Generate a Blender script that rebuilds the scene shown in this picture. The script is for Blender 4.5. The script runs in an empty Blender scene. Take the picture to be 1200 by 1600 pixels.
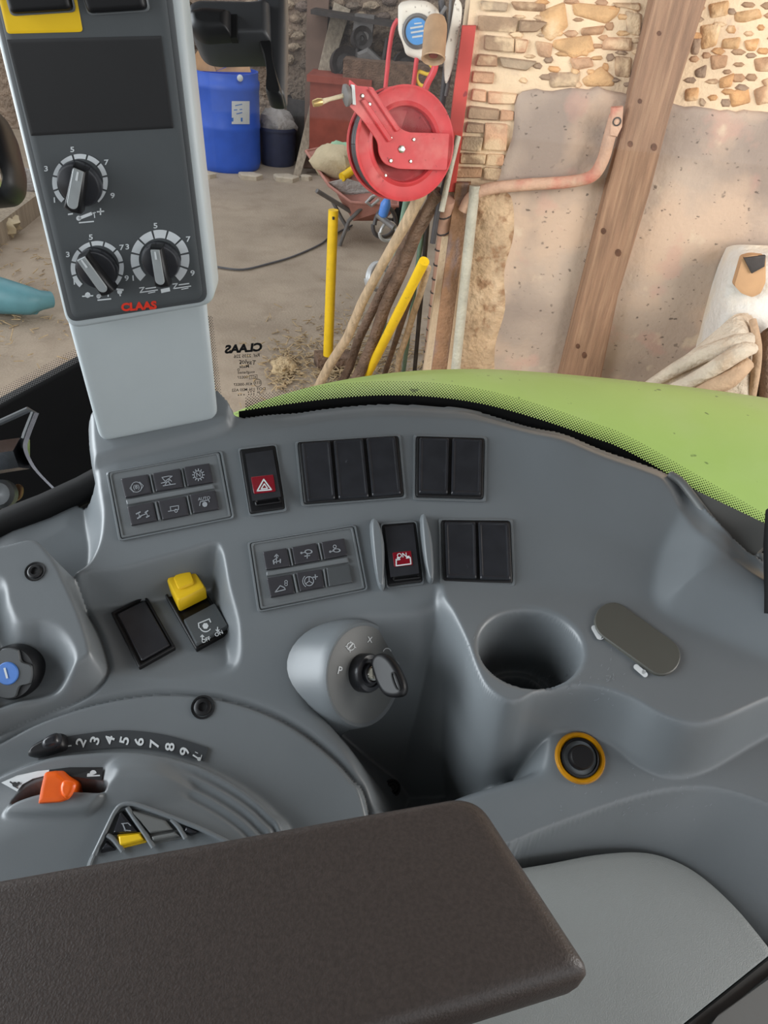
import bpy, math, random
import numpy as np
from mathutils import Vector, Matrix, noise as mnoise

# ------------------------------------------------------------------ camera, sky, lights, exposure
SC = bpy.context.scene
COL = SC.collection
F = 1155.0                       # focal length in pixels of the 1200 x 1600 frame
CAM = np.array([0.0, 0.0, 2.0])
PITCH, ROLL = math.radians(37.0), math.radians(5.5)
_f = np.array([0, math.cos(PITCH), -math.sin(PITCH)])
_u0 = np.array([0, math.sin(PITCH), math.cos(PITCH)])
_r0 = np.array([1.0, 0, 0])
CR = math.cos(ROLL) * _r0 + math.sin(ROLL) * _u0
CU = math.cos(ROLL) * _u0 - math.sin(ROLL) * _r0
cam = bpy.data.cameras.new('camera')
cam.sensor_fit = 'AUTO'; cam.sensor_width = 36.0; cam.lens = F / 1600 * 36.0
cam.clip_start = 0.01; cam.clip_end = 100
camo = bpy.data.objects.new('camera', cam); COL.objects.link(camo)
camo.matrix_world = Matrix(((CR[0], CU[0], -_f[0], CAM[0]), (CR[1], CU[1], -_f[1], CAM[1]), (CR[2], CU[2], -_f[2], CAM[2]), (0, 0, 0, 1)))
SC.camera = camo

W = bpy.data.worlds.new('overcast_sky'); SC.world = W; W.use_nodes = True
bg = W.node_tree.nodes['Background']; bg.inputs[0].default_value = (0.92, 0.96, 1.0, 1); bg.inputs[1].default_value = 1.6

def area(name, loc, target, sx, sy, power, col):
    l = bpy.data.lights.new(name, 'AREA'); l.shape = 'RECTANGLE'; l.size = sx; l.size_y = sy; l.energy = power; l.color = col
    o = bpy.data.objects.new(name, l); COL.objects.link(o); o.location = loc
    o.rotation_euler = (Vector(target) - Vector(loc)).to_track_quat('-Z', 'Y').to_euler()
    return o
area('added_left_daylight', (-3.2, 0.3, 2.5), (0.2, 0.5, 1.6), 3.0, 2.2, 205, (0.88, 0.95, 1.0))  # added area light giving cool daylight from the left; no doorway is modelled
area('added_right_daylight', (3.6, 0.6, 2.6), (0.9, 3.3, 1.4), 2.0, 2.2, 150, (1.0, 0.97, 0.93))  # added area light so the near wall is lit from the right
SC.view_settings.view_transform = 'Standard'; SC.view_settings.look = 'None'
SC.view_settings.gamma = 1.0; SC.view_settings.use_curve_mapping = False
SC.view_settings.exposure = 0.0

# ------------------------------------------------------------------ geometry helpers
random.seed(7); RNG = np.random.default_rng(7)
Z = np.array([0, 0, 1.0])
def nrm(v): v = np.asarray(v, float); return v / np.linalg.norm(v)
def ray(px, py): return _f + CR * ((px - 600) / F) + CU * ((800 - py) / F)
def dep(px, py, d): return CAM + ray(px, py) * d
def onp(px, py, P, n):
    r = ray(px, py); return CAM + r * (np.dot(np.asarray(P) - CAM, n) / np.dot(r, n))
def flo(px, py, z=0.0): return onp(px, py, (0, 0, z), Z)
def aty(px, py, y): return onp(px, py, (0, y, 0), np.array([0, 1.0, 0]))

# console plane: slopes 29 degrees towards the seat
TAN = math.tan(math.radians(29))
_o = dep(600, 900, 0.55)
YO, ZO = _o[1], _o[2]
NC = nrm([0, -TAN, 1])
def z0(y): return ZO + TAN * (y - YO)
def con(px, py, h=0.0): return onp(px, py, (0, YO, ZO + h), NC)
def proj(p):
    d = np.asarray(p) - CAM; k = d @ _f
    return 600 + F * (d @ CR) / k, 800 - F * (d @ CU) / k

def catmull(pts, n=8, closed=True):
    P = [np.asarray(p, float) for p in pts]; N = len(P); out = []
    rng = range(N) if closed else range(N - 1)
    for i in rng:
        if closed: a, b, c, d = P[i - 1], P[i], P[(i + 1) % N], P[(i + 2) % N]
        else: a, b, c, d = P[max(i - 1, 0)], P[i], P[i + 1], P[min(i + 2, N - 1)]
        for k in range(n):
            t = k / n
            out.append(0.5 * (2 * b + (c - a) * t + (2 * a - 5 * b + 4 * c - d) * t * t + (3 * b - a - 3 * c + d) * t ** 3))
    if not closed: out.append(P[-1])
    return out
def roundpoly(pts, r, n=5):
    P = [np.asarray(p, float) for p in pts]; N = len(P); out = []
    rr = r if isinstance(r, (list, tuple)) else [r] * N
    for i in range(N):
        a, b, c = P[i - 1], P[i], P[(i + 1) % N]; q = rr[i]
        if q <= 0: out.append(b); continue
        la, lc = np.linalg.norm(a - b), np.linalg.norm(c - b); q = min(q, la * .49, lc * .49)
        s, e = b + (a - b) / la * q, b + (c - b) / lc * q
        for k in range(n + 1):
            t = k / n; out.append((1 - t) ** 2 * s + 2 * t * (1 - t) * b + t * t * e)
    return out

# ------------------------------------------------------------------ objects
ORG = {}
def empty(name, loc):
    o = bpy.data.objects.new(name, None); COL.objects.link(o); o.empty_display_size = 0.02
    o.location = tuple(loc); ORG[o.name] = np.asarray(loc, float); return o
def tag(o, label=None, cat=None, group=None, kind=None):
    if label: o['label'] = label
    if cat: o['category'] = cat
    if group: o['group'] = group
    if kind: o['kind'] = kind
    return o
def thing(name, label, cat, loc, group=None): return tag(empty(name, loc), label, cat, group)
def mk(name, verts, faces, mat, parent=None, smooth=False, fmat=None, org=None):
    V = np.asarray(verts, float).reshape(-1, 3)
    if parent is not None: org = ORG[parent.name]
    elif org is None: org = np.array([V[:, 0].mean(), V[:, 1].mean(), V[:, 2].min()])
    me = bpy.data.meshes.new(name)
    me.from_pydata([tuple(v) for v in (V - org)], [], faces)
    ms = mat if isinstance(mat, (list, tuple)) else [mat]
    for m in ms: me.materials.append(m)
    if fmat is not None: me.polygons.foreach_set('material_index', np.asarray(fmat, np.int32))
    if smooth: me.polygons.foreach_set('use_smooth', np.ones(len(me.polygons), bool))
    me.update()
    o = bpy.data.objects.new(name, me); COL.objects.link(o)
    if parent is not None: o.parent = parent
    else: o.location = tuple(org)
    ORG[o.name] = np.asarray(org, float)
    return o
def autosmooth(o, deg=40):
    me = o.data
    me.polygons.foreach_set('use_smooth', np.ones(len(me.polygons), bool))
    import bmesh
    bm = bmesh.new(); bm.from_mesh(me)
    lim = math.radians(deg)
    bmesh.ops.recalc_face_normals(bm, faces=bm.faces)
    for e in bm.edges:
        if len(e.link_faces) == 2: e.smooth = e.calc_face_angle(0) < lim
        else: e.smooth = True
    bm.to_mesh(me); bm.free(); return o
class MB:
    def __init__(s): s.v = []; s.f = []; s.m = []
    def add(s, V, Fs, m=0):
        k = len(s.v); s.v += [np.asarray(v, float) for v in V]
        s.f += [tuple(i + k for i in f) for f in Fs]; s.m += [m] * len(Fs); return s
    def tube(s, pts, r, seg=8, m=0, cap=True):
        P = [np.asarray(p, float) for p in pts]; N = len(P)
        R = r if isinstance(r, (list, tuple, np.ndarray)) else [r] * N
        t0 = nrm(P[1] - P[0]); a = np.cross(t0, [0.3, 0.2, 1]);
        if np.linalg.norm(a) < 1e-4: a = np.cross(t0, [1, 0, 0])
        a = nrm(a); V = []; Fs = []
        for i in range(N):
            t = nrm(P[min(i + 1, N - 1)] - P[max(i - 1, 0)])
            a = nrm(a - t * (a @ t)); b = np.cross(t, a)
            for k in range(seg):
                w = 2 * math.pi * k / seg; V.append(P[i] + (a * math.cos(w) + b * math.sin(w)) * R[i])
        for i in range(N - 1):
            for k in range(seg):
                Fs.append((i * seg + k, i * seg + (k + 1) % seg, (i + 1) * seg + (k + 1) % seg, (i + 1) * seg + k))
        if cap: Fs += [tuple(range(seg))[::-1], tuple((N - 1) * seg + k for k in range(seg))]
        return s.add(V, Fs, m)
    def lathe(s, c, ax, prof, seg=32, m=0, up=None, sx=1.0):
        ax = nrm(ax); a = np.cross(ax, up if up is not None else [0.01, 0.02, 1]); a = nrm(a); b = np.cross(ax, a)
        c = np.asarray(c, float); V = []; Fs = []
        for (r, h) in prof:
            for k in range(seg):
                w = 2 * math.pi * k / seg; V.append(c + ax * h + (a * math.cos(w) * sx + b * math.sin(w)) * r)
        n = len(prof)
        for i in range(n - 1):
            for k in range(seg):
                Fs.append((i * seg + k, i * seg + (k + 1) % seg, (i + 1) * seg + (k + 1) % seg, (i + 1) * seg + k))
        if prof[0][0] > 1e-6: Fs.append(tuple(range(seg))[::-1])
        if prof[-1][0] > 1e-6: Fs.append(tuple((n - 1) * seg + k for k in range(seg)))
        return s.add(V, Fs, m)
    def box(s, c, dx, dy, dz, m=0):
        c, dx, dy, dz = (np.asarray(q, float) for q in (c, dx, dy, dz))
        V = [c + dx * i + dy * j + dz * k for k in (-1, 1) for j in (-1, 1) for i in (-1, 1)]
        return s.add(V, [(0, 2, 3, 1), (4, 5, 7, 6), (0, 1, 5, 4), (2, 6, 7, 3), (0, 4, 6, 2), (1, 3, 7, 5)], m)
    def pad(s, pts, n, prof, m=0, bottom=True):
        """rings of an outline: prof = [(inset, height), ...] from the base to the cap"""
        P = [np.asarray(p, float) for p in pts]; n = nrm(n); N = len(P)
        c = sum(P) / N
        ed = [P[(i + 1) % N] - P[i] for i in range(N)]; e1 = max(ed, key=np.linalg.norm); e1 = nrm(e1 - n * (e1 @ n)); e2 = np.cross(n, e1)
        Q = np.array([[(p - c) @ e1, (p - c) @ e2] for p in P]); hh = np.array([(p - c) @ n for p in P])
        area2 = sum(Q[i - 1][0] * Q[i][1] - Q[i][0] * Q[i - 1][1] for i in range(N))
        if area2 < 0: Q = Q[::-1]; hh = hh[::-1]
        mid = (Q.max(0) + Q.min(0)) / 2; half = np.ptp(Q, axis=0) / 2
        V = []; Fs = []
        li, lh = prof[-1]
        prof = list(prof) + [(li + min(.08 * half.min(), .004), lh)]        # flat border so the cap shades flat
        for (ins, h) in prof:
            q = mid + (Q - mid) * np.clip(1 - ins / half, .02, None)
            V += [c + e1 * q[i][0] + e2 * q[i][1] + n * (hh[i] + h) for i in range(N)]
        for r in range(len(prof) - 1):
            for i in range(N):
                j = (i + 1) % N; Fs.append((r * N + i, r * N + j, (r + 1) * N + j, (r + 1) * N + i))
        Fs.append(tuple((len(prof) - 1) * N + i for i in range(N)))
        if bottom: Fs.append(tuple(range(N))[::-1])
        return s.add(V, Fs, m)
    def build(s, name, mat, parent=None, deg=40, org=None):
        o = mk(name, s.v, s.f, mat, parent, False, s.m if isinstance(mat, (list, tuple)) else None, org)
        if deg: autosmooth(o, deg)
        return o

# flat print: strokes, polygons and lettering laid out in 2D and put onto a surface
_gl = {}
def glyph(t, bold=0.0):
    key = (t, bold)
    if key not in _gl:
        c = bpy.data.curves.new('txt', 'FONT'); c.body = t; c.size = 1.0; c.align_x = 'CENTER'; c.align_y = 'CENTER'; c.resolution_u = 3; c.offset = bold
        o = bpy.data.objects.new('txt', c)
        me = bpy.data.meshes.new_from_object(o)
        V = np.array([v.co[:2] for v in me.vertices]).reshape(-1, 2); Fs = [tuple(p.vertices) for p in me.polygons]
        bpy.data.objects.remove(o); bpy.data.meshes.remove(me); bpy.data.curves.remove(c)
        _gl[key] = (V, Fs)
    return _gl[key]
class Ink:
    def __init__(s): s.v = []; s.f = []
    def poly(s, pts):
        k = len(s.v); s.v += [tuple(p) for p in pts]; s.f.append(tuple(range(k, k + len(pts)))); return s
    def line(s, pts, w):
        P = [np.asarray(p, float) for p in pts]
        for a, b in zip(P[:-1], P[1:]):
            d = b - a; l = np.linalg.norm(d)
            if l < 1e-6: continue
            d = d / l; q = np.array([-d[1], d[0]]) * w / 2; e = d * w * .35
            s.poly([a - e + q, b + e + q, b + e - q, a - e - q])
        return s
    def arc(s, c, r, a0, a1, w, n=14, rx=1.0):
        A = [math.radians(a0 + (a1 - a0) * i / n) for i in range(n + 1)]
        o = [(c[0] + (r + w / 2) * rx * math.cos(a), c[1] - (r + w / 2) * math.sin(a)) for a in A]
        i_ = [(c[0] + (r - w / 2) * rx * math.cos(a), c[1] - (r - w / 2) * math.sin(a)) for a in A]
        for k in range(n): s.poly([o[k], o[k + 1], i_[k + 1], i_[k]])
        return s
    def disc(s, c, r, n=12): return s.poly([(c[0] + r * math.cos(6.2832 * k / n), c[1] + r * math.sin(6.2832 * k / n)) for k in range(n)])
    def text(s, t, c, size, ang=0, sx=1.0, mirror=False, shear=0.0, bold=0.012):
        V, Fs = glyph(t, bold); k = len(s.v); a = math.radians(ang)
        for x, y in V:
            x = x * sx * size + shear * y * size; y = -y * size
            if mirror: x = -x
            s.v.append((c[0] + x * math.cos(a) - y * math.sin(a), c[1] + x * math.sin(a) + y * math.cos(a)))
        s.f += [tuple(i + k for i in f) for f in Fs]; return s
    def build(s, name, fn, mat, parent, label=None):
        V = [fn(x, y) for x, y in s.v]
        Fs = []
        for f in s.f:                                   # face the viewer's side
            a, b, c = (np.asarray(V[i]) for i in f[:3])
            Fs.append(f if np.dot(np.cross(b - a, c - a), CAM - a) > 0 else f[::-1])
        o = mk(name, V, Fs, mat, parent)
        if label: o['label'] = label
        return o

# ------------------------------------------------------------------ materials
def lin(c):
    return tuple((x / 255 / 12.92 if x / 255 <= .04045 else ((x / 255 + .055) / 1.055) ** 2.4) for x in c)
def M(name, col, rough=.5, metal=0.0, var=.08, scale=30, bump=0.0, bscale=300, spec=.5, coat=0.0, col2=None, detail=4, stretch=None, fac=(.35, .65), alpha=None):
    m = bpy.data.materials.new(name); m.use_nodes = True; nt = m.node_tree; b = nt.nodes['Principled BSDF']
    L = nt.links.new; N = nt.nodes.new
    c = lin(col); c2 = lin(col2) if col2 else None
    tc = N('ShaderNodeTexCoord'); src = tc.outputs['Object']
    if stretch:
        mp = N('ShaderNodeMapping'); mp.inputs['Scale'].default_value = stretch; L(src, mp.inputs[0]); src = mp.outputs[0]
    nz = N('ShaderNodeTexNoise'); nz.inputs['Scale'].default_value = scale; nz.inputs['Detail'].default_value = detail; L(src, nz.inputs['Vector'])
    rp = N('ShaderNodeValToRGB'); e = rp.color_ramp.elements
    e[0].position, e[1].position = fac
    if c2: e[0].color = (*c, 1); e[1].color = (*c2, 1)
    else:
        e[0].color = (*[x * (1 - var) for x in c], 1); e[1].color = (*[min(1, x * (1 + var)) for x in c], 1)
    L(nz.outputs[0], rp.inputs[0]); L(rp.outputs[0], b.inputs['Base Color'])
    b.inputs['Roughness'].default_value = rough; b.inputs['Metallic'].default_value = metal
    b.inputs['Specular IOR Level'].default_value = spec; b.inputs['Coat Weight'].default_value = coat
    if bump:
        n2 = N('ShaderNodeTexNoise'); n2.inputs['Scale'].default_value = bscale; n2.inputs['Detail'].default_value = 3; L(src, n2.inputs['Vector'])
        bp = N('ShaderNodeBump'); bp.inputs['Strength'].default_value = bump; bp.inputs['Distance'].default_value = 1.6 / bscale
        L(n2.outputs[0], bp.inputs['Height']); L(bp.outputs[0], b.inputs['Normal'])
    m['nodes_src'] = 1
    return m
def overlay(m, col, scale, lo, hi, amount=1.0, kind='noise', detail=4, stretch=None, rough=None):
    """mix a second colour (dirt, stain, wear with its own shape) over the base colour of m"""
    nt = m.node_tree; b = nt.nodes['Principled BSDF']; L = nt.links.new; N = nt.nodes.new
    prev = b.inputs['Base Color'].links[0].from_socket
    tc = N('ShaderNodeTexCoord'); src = tc.outputs['Object']
    if stretch:
        mp = N('ShaderNodeMapping'); mp.inputs['Scale'].default_value = stretch; L(src, mp.inputs[0]); src = mp.outputs[0]
    if kind == 'noise': t = N('ShaderNodeTexNoise'); t.inputs['Detail'].default_value = detail
    else: t = N('ShaderNodeTexVoronoi')
    t.inputs['Scale'].default_value = scale; L(src, t.inputs['Vector'])
    mr = N('ShaderNodeMapRange'); mr.inputs[1].default_value = lo; mr.inputs[2].default_value = hi; mr.inputs[3].default_value = 0; mr.inputs[4].default_value = amount
    L(t.outputs[0], mr.inputs[0])
    mx = N('ShaderNodeMix'); mx.data_type = 'RGBA'; L(mr.outputs[0], mx.inputs[0]); L(prev, mx.inputs[6]); mx.inputs[7].default_value = (*lin(col), 1)
    L(mx.outputs[2], b.inputs['Base Color'])
    return m
def glassmat(name, tint, gl):
    m = bpy.data.materials.new(name); m.use_nodes = True; nt = m.node_tree; nt.nodes.clear(); N = nt.nodes.new; L = nt.links.new
    out = N('ShaderNodeOutputMaterial'); mx = N('ShaderNodeMixShader'); t = N('ShaderNodeBsdfTransparent'); g = N('ShaderNodeBsdfGlossy')
    t.inputs[0].default_value = (*tint, 1); g.inputs['Roughness'].default_value = 0.03
    fr = N('ShaderNodeFresnel'); fr.inputs[0].default_value = 1.45; mu = N('ShaderNodeMath'); mu.operation = 'MULTIPLY'; mu.inputs[1].default_value = gl
    L(fr.outputs[0], mu.inputs[0]); L(mu.outputs[0], mx.inputs[0]); L(t.outputs[0], mx.inputs[1]); L(g.outputs[0], mx.inputs[2]); L(mx.outputs[0], out.inputs[0])
    return m

m_con = M('grey_console_plastic', (108, 113, 116), .35, var=.04, scale=12, bump=.10, bscale=2500)
m_con2 = M('grey_trim_plastic', (100, 102, 101), .5, var=.04, scale=12, bump=.1, bscale=2500)
m_cond = M('dark_grey_plastic', (70, 73, 75), .45, var=.05, scale=20, bump=.08, bscale=2500)
m_frame = M('grey_switch_frame', (104, 108, 110), .38, var=.04, scale=40, bump=.05, bscale=3000)
m_lgt = M('light_grey_plastic', (172, 180, 182), .45, var=.03, scale=15, bump=.06, bscale=2500)
m_panel = M('pale_grey_side_panel', (142, 148, 148), .40, var=.05, scale=10, bump=.25, bscale=1400)
m_blk = M('black_plastic', (18, 18, 20), .45, var=.1, scale=60, spec=.4)
m_blkg = M('glossy_black_plastic', (42, 43, 47), .28, var=.12, scale=90)
overlay(m_blkg, (120, 122, 125), 260, .70, .80, .35, stretch=(1, .35, 1))
m_scr = M('dark_screen', (30, 30, 31), .5, var=.05, scale=40)
m_face = M('terminal_face', (75, 79, 81), .5, var=.03, scale=40, bump=.05, bscale=3000)
m_white = M('white_print', (205, 210, 212), .6, var=.03, scale=80)
m_greyp = M('grey_print', (140, 145, 150), .6, var=.03, scale=80)
m_red = M('red_print', (215, 52, 30), .5, var=.05, scale=80)
m_dred = M('dark_red_lens', (120, 14, 30), .25, var=.08, scale=80, coat=.5)
m_yel = M('yellow_plastic', (238, 196, 32), .38, var=.04, scale=40)
m_org = M('orange_plastic', (235, 98, 22), .35, var=.05, scale=60)
m_amber = M('amber_ring', (178, 122, 8), .25, var=.08, scale=90, coat=.6)
m_met = M('bright_steel', (200, 198, 190), .22, metal=1.0, var=.1, scale=80)
m_blue = M('blue_sticker', (70, 120, 195), .45, var=.08, scale=90)
m_arm = M('brown_black_vinyl', (60, 53, 50), .46, var=.16, scale=500, bump=.22, bscale=900)
m_hood = M('green_hood_paint', (150, 178, 98), .45, var=.05, scale=3)
overlay(m_hood, (166, 186, 128), 5, .45, .75, .55)
overlay(m_hood, (70, 90, 52), 30, .70, .73, .8, detail=2)
m_glass = glassmat('window_glass', (.955, .965, .955), .55)
m_oval = M('olive_grey_plate', (76, 76, 70), .5, var=.04, scale=20, bump=.05, bscale=2500)
m_strip = M('dark_scale_strip', (58, 61, 64), .4, var=.04, scale=40)
m_trim = M('dark_trim', (84, 84, 82), .5, var=.05, scale=20)
m_stl2 = M('scratched_steel', (150, 152, 158), .25, metal=1.0, var=.2, scale=60)
m_lat = M('black_latch_plastic', (52, 53, 55), .4, var=.06, scale=30)
m_frit = M('black_ceramic_frit', (7, 7, 8), .55, var=.1, scale=60, spec=.25)
m_seal = M('black_rubber', (9, 9, 10), .65, var=.15, scale=80, spec=.3)
# ================================================================== CAB: console body (height field above the sloping console plane)
def XY(pts, h=0.0, smooth=8):
    q = [con(p[0], p[1], (p[2] if len(p) > 2 else h))[:2] for p in pts]
    return np.array(catmull(q, smooth)) if smooth else np.array(q)
def sdf(poly, X, Y):
    """signed distance, positive inside"""
    x, y = X.ravel(), Y.ravel(); d2 = np.full(x.shape, 1e9); ins = np.zeros(x.shape, bool)
    P = poly; Qn = np.roll(P, -1, 0)
    for (ax, ay), (bx, by) in zip(P, Qn):
        ex, ey = bx - ax, by - ay; l2 = ex * ex + ey * ey
        if l2 < 1e-14: continue
        t = np.clip(((x - ax) * ex + (y - ay) * ey) / l2, 0, 1)
        dx, dy = x - ax - t * ex, y - ay - t * ey
        np.minimum(d2, dx * dx + dy * dy, out=d2)
        c = (ay > y) != (by > y)
        with np.errstate(divide='ignore', invalid='ignore'):
            ins ^= c & (x < (bx - ax) * (y - ay) / (by - ay + 1e-15) + ax)
    d = np.sqrt(d2); return np.where(ins, d, -d).reshape(X.shape)
def ss(d, a, b):
    t = np.clip((d - a) / (b - a), 0, 1); return t * t * (3 - 2 * t)
def splus(x, k): return k * np.logaddexp(0, x / k)
def lerp(a, b, t): return a + (b - a) * t

OUT_PX = [(-90, 890), (0, 838), (60, 812), (110, 788), (147, 764), (142, 720), (139, 690), (140, 655), (170, 636), (250, 628), (325, 612), (350, 620), (362, 638),
          (380, 652), (440, 646), (520, 637), (600, 631), (680, 634), (760, 646), (850, 671), (940, 702), (1000, 723), (1045, 741), (1085, 773), (1130, 822),
          (1165, 858), (1200, 884), (1290, 950), (1440, 1060), (1520, 1300), (1520, 1760), (600, 1760), (-90, 1760), (-120, 1300)]
C_SHELF = XY([(660, 760), (688, 905), (692, 945), (703, 975), (722, 1012, .012), (736, 1062, .018), (752, 1098, .022), (780, 1119, .026), (808, 1119, .026), (835, 1102, .026), (872, 1087, .026),
              (925, 1084, .028), (978, 1101, .03), (1028, 1130, .034), (1075, 1143, .036), (1125, 1133, .036), (1200, 1094, .034), (1290, 1050, .034), (1560, 940, .034), (1640, 850), (1500, 600), (1200, 600), (900, 640)], .0)
C_RIDGE = XY([(540, 1430), (660, 1376), (740, 1343), (800, 1318), (840, 1300), (905, 1275), (985, 1247), (1060, 1231), (1125, 1233), (1200, 1256), (1290, 1295), (1560, 1400), (1700, 1100), (1600, 350), (300, 350), (300, 1100), (300, 1450), (420, 1480)], 0)
C_PANEL = XY([(480, 1470), (640, 1400), (760, 1367), (850, 1351), (930, 1336), (1000, 1332), (1050, 1344), (1097, 1371), (1150, 1420), (1200, 1481), (1290, 1590), (1420, 1800), (480, 1800)], -.037)
C_LEFT = XY([(-120, 600), (120, 600), (139, 650), (143, 700), (150, 760), (157, 808), (150, 858), (124, 892), (60, 905), (-120, 925)], -.004)
C_REC = XY([(112, 908), (200, 887), (290, 862), (332, 850), (349, 862), (361, 918), (378, 985), (372, 1052), (300, 1080), (180, 1090), (120, 1090), (100, 1000)], -.003)
C_COV = XY([(-110, 868), (0, 853), (50, 842), (80, 848), (103, 875), (125, 915), (148, 965), (163, 1013), (166, 1040), (152, 1064), (120, 1085), (60, 1110), (0, 1135), (-110, 1178)], .004)
C_BAY = XY([(-60, 905), (0, 905), (14, 945), (30, 974), (66, 972), (97, 987), (117, 1020), (112, 1052), (85, 1083), (30, 1098), (-60, 1100)], .016)
C_QUAD = XY([(-110, 1212), (0, 1153), (60, 1122), (130, 1098), (200, 1083), (260, 1078), (330, 1083), (400, 1101), (460, 1130), (515, 1172), (550, 1210), (575, 1255), (620, 1500), (600, 1760), (-110, 1760)], .003)
C_DOM = XY([(-110, 1262), (0, 1207), (60, 1183), (110, 1172), (200, 1167), (262, 1174), (322, 1192), (382, 1224), (430, 1262), (462, 1310), (500, 1500), (480, 1760), (-110, 1760)], .008)
C_MND = XY([(165, 1250), (172, 1208), (195, 1192), (245, 1194), (280, 1218), (290, 1240), (255, 1254), (205, 1258)], .018)
C_SLOT = XY([(24, 1259), (46, 1236), (85, 1222), (120, 1222), (164, 1233), (163, 1251), (120, 1247), (80, 1247), (48, 1254), (30, 1266)], .018)
C_PKT = XY([(11, 1285), (22, 1268), (48, 1256), (84, 1248), (120, 1248), (164, 1253), (158, 1273), (138, 1289), (80, 1293), (30, 1291)], .018)
C_WELL = XY([(470, 990), (505, 962), (560, 952), (640, 947), (692, 941), (740, 1000), (850, 1100), (866, 1140), (862, 1190), (845, 1218), (790, 1238), (735, 1256), (650, 1290), (585, 1275), (560, 1225),
             (535, 1178), (500, 1135), (470, 1095), (455, 1040)], 0)
C_RW = XY([(1040, 735), (1058, 765), (1060, 795), (1040, 835), (1026, 875), (1019, 925), (1030, 958), (1060, 983), (1110, 1012), (1200, 1064), (1300, 1120), (1600, 1270), (1800, 900), (1300, 650), (1100, 690)], .004)
C_CUP = XY([(828 + 83 * math.cos(a), 1016 - 84 * math.sin(a)) for a in np.linspace(0, 2 * math.pi, 24, endpoint=False)], .020)
C_LEDGE = XY([(120, 600), (140, 718), (160, 722), (250, 702), (346, 676), (362, 650), (360, 600)], 0)
C_UP = XY([(300, 380), (320, 700), (600, 752), (765, 772), (830, 800), (920, 825), (1020, 864), (1200, 930), (1400, 900), (1400, 400)], 0)
HORN = con(346, 628, .0)[:2]

YFOLD = con(850, 918)[1]; YREC1 = con(250, 880)[1]; YREC0 = con(250, 1060)[1]
def HF(X, Y, C_OUT=None):
    """height above the console plane"""
    d_out = sdf(C_OUT, X, Y) if C_OUT is not None else np.full(X.shape, .0)
    d_sh = sdf(C_SHELF, X, Y)
    h = np.zeros_like(X)
    # rear edge rolls over
    x_px_r = ss(X, con(380, 650)[0], con(470, 650)[0])
    h -= (.006 * (1 - ss(d_out, .0, .013)) + .003 * (1 - ss(d_out, .010, .020))) * lerp(.3, 1, x_px_r)
    # steeper upper face right of the switches
    wup = ss(X, con(745, 800)[0], con(900, 800)[0])
    h += .26 * splus(sdf(C_UP, X, Y) - .001, .0022) * wup
    h -= .52 * splus(.017 - d_out, .0013) * ss(X, con(700, 700)[0], con(860, 700)[0]) * (1 - ss(X, con(1060, 760)[0], con(1110, 800)[0]))
    # left side falls away, pedestal ledge, corner horn
    h -= .034 * ss(sdf(C_LEFT, X, Y), -.004, .014)
    h += .006 * ss(sdf(C_LEDGE, X, Y), -.003, .004)
    h += .008 * np.exp(-(((X - HORN[0]) / .014) ** 2 + ((Y - HORN[1]) / .014) ** 2))
    # recess of the two rockers
    h -= .031 * ss(sdf(C_REC, X, Y), .0, .013) * np.clip((Y - YREC0) / (YREC1 - YREC0), 0, 1.15)
    # key well
    d_w = sdf(C_WELL, X, Y)
    dw = np.clip(splus(d_w - .004, .003), 0, None)
    well = -.115 * (1 - np.exp(-(dw * 1.25 / .115 * 3.1) ** 1.4))
    low = h + well
    # upper shelf with cup holder
    fold = .42 * splus(YFOLD - Y, .0035)
    top = h + np.minimum(fold, .05)
    d_rw = sdf(C_RW, X, Y)
    top += .85 * splus(d_rw - .002, .0020) * (1 - .5 * ss(d_rw, .025, .06))
    below = ss(Y, con(800, 1180)[1], con(800, 935)[1])
    wd = lerp(.0032, .0042, 1 - below)
    h = np.where(d_sh > .02, top, lerp(low, top, ss(d_sh, -wd * 2.0, wd * .6)))
    # lower side wall down to the pale panel
    d_r = sdf(C_RIDGE, X, Y); d_p = sdf(C_PANEL, X, Y)
    t = np.clip(-d_r, 0, None) / (np.clip(-d_r, 0, None) + np.clip(-d_p, 0, None) + 1e-6)
    right = ss(X, con(520, 1320)[0], con(600, 1320)[0])
    h += np.where(d_r < 0, -.046 * (t ** .85), 0) * right
    h -= .0025 * np.exp(-(d_r / .005) ** 2) * 0
    # left cover
    d_c = sdf(C_COV, X, Y); mc = ss(d_c, -.0005, .011)
    hc = .017 + 0 * X
    hc = hc - .019 * ss(sdf(C_BAY, X, Y), -.002, .014)
    h = lerp(h, hc, mc) - .0035 * np.exp(-(d_c / .0021) ** 2)
    # throttle quadrant plate and dome
    d_q = sdf(C_QUAD, X, Y); mq = ss(d_q, -.0004, .004)
    d_d = sdf(C_DOM, X, Y)
    hq = .003 + .016 * ss(d_d, -.001, .010) + .010 * ss(d_d, .008, .05)
    rid = ss(X, con(285, 1230)[0], con(320, 1230)[0]) * ss(d_d, .003, .006) * (1 - ss(d_d, .026, .030))
    hq = hq + .0016 * np.sin(2 * math.pi * d_d / .0068) * rid
    hq += .007 * ss(sdf(C_MND, X, Y), -.006, .010)
    d_k = sdf(C_PKT, X, Y); hq += .0045 * ss(d_k, -.001, .003)
    hq -= .026 * ss(sdf(C_SLOT, X, Y), -.0004, .0014)
    h = lerp(h, hq, mq) - .0035 * np.exp(-(d_q / .0021) ** 2)
    # cup holder: stepped bore, straight down
    d_cup = sdf(C_CUP, X, Y)
    bore = -.0015 * ss(d_cup, -.003, .001) - .058 * ss(d_cup, .0002, .0075) - .020 * ss(d_cup, .0125, .0150) - .006 * ss(d_cup, .018, .022)
    h = h + bore
    # skirt outside the outline
    if C_OUT is not None: h -= np.clip(-d_out, 0, .02) * 7
    return h, d_out, d_c, d_q, d_cup

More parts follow.
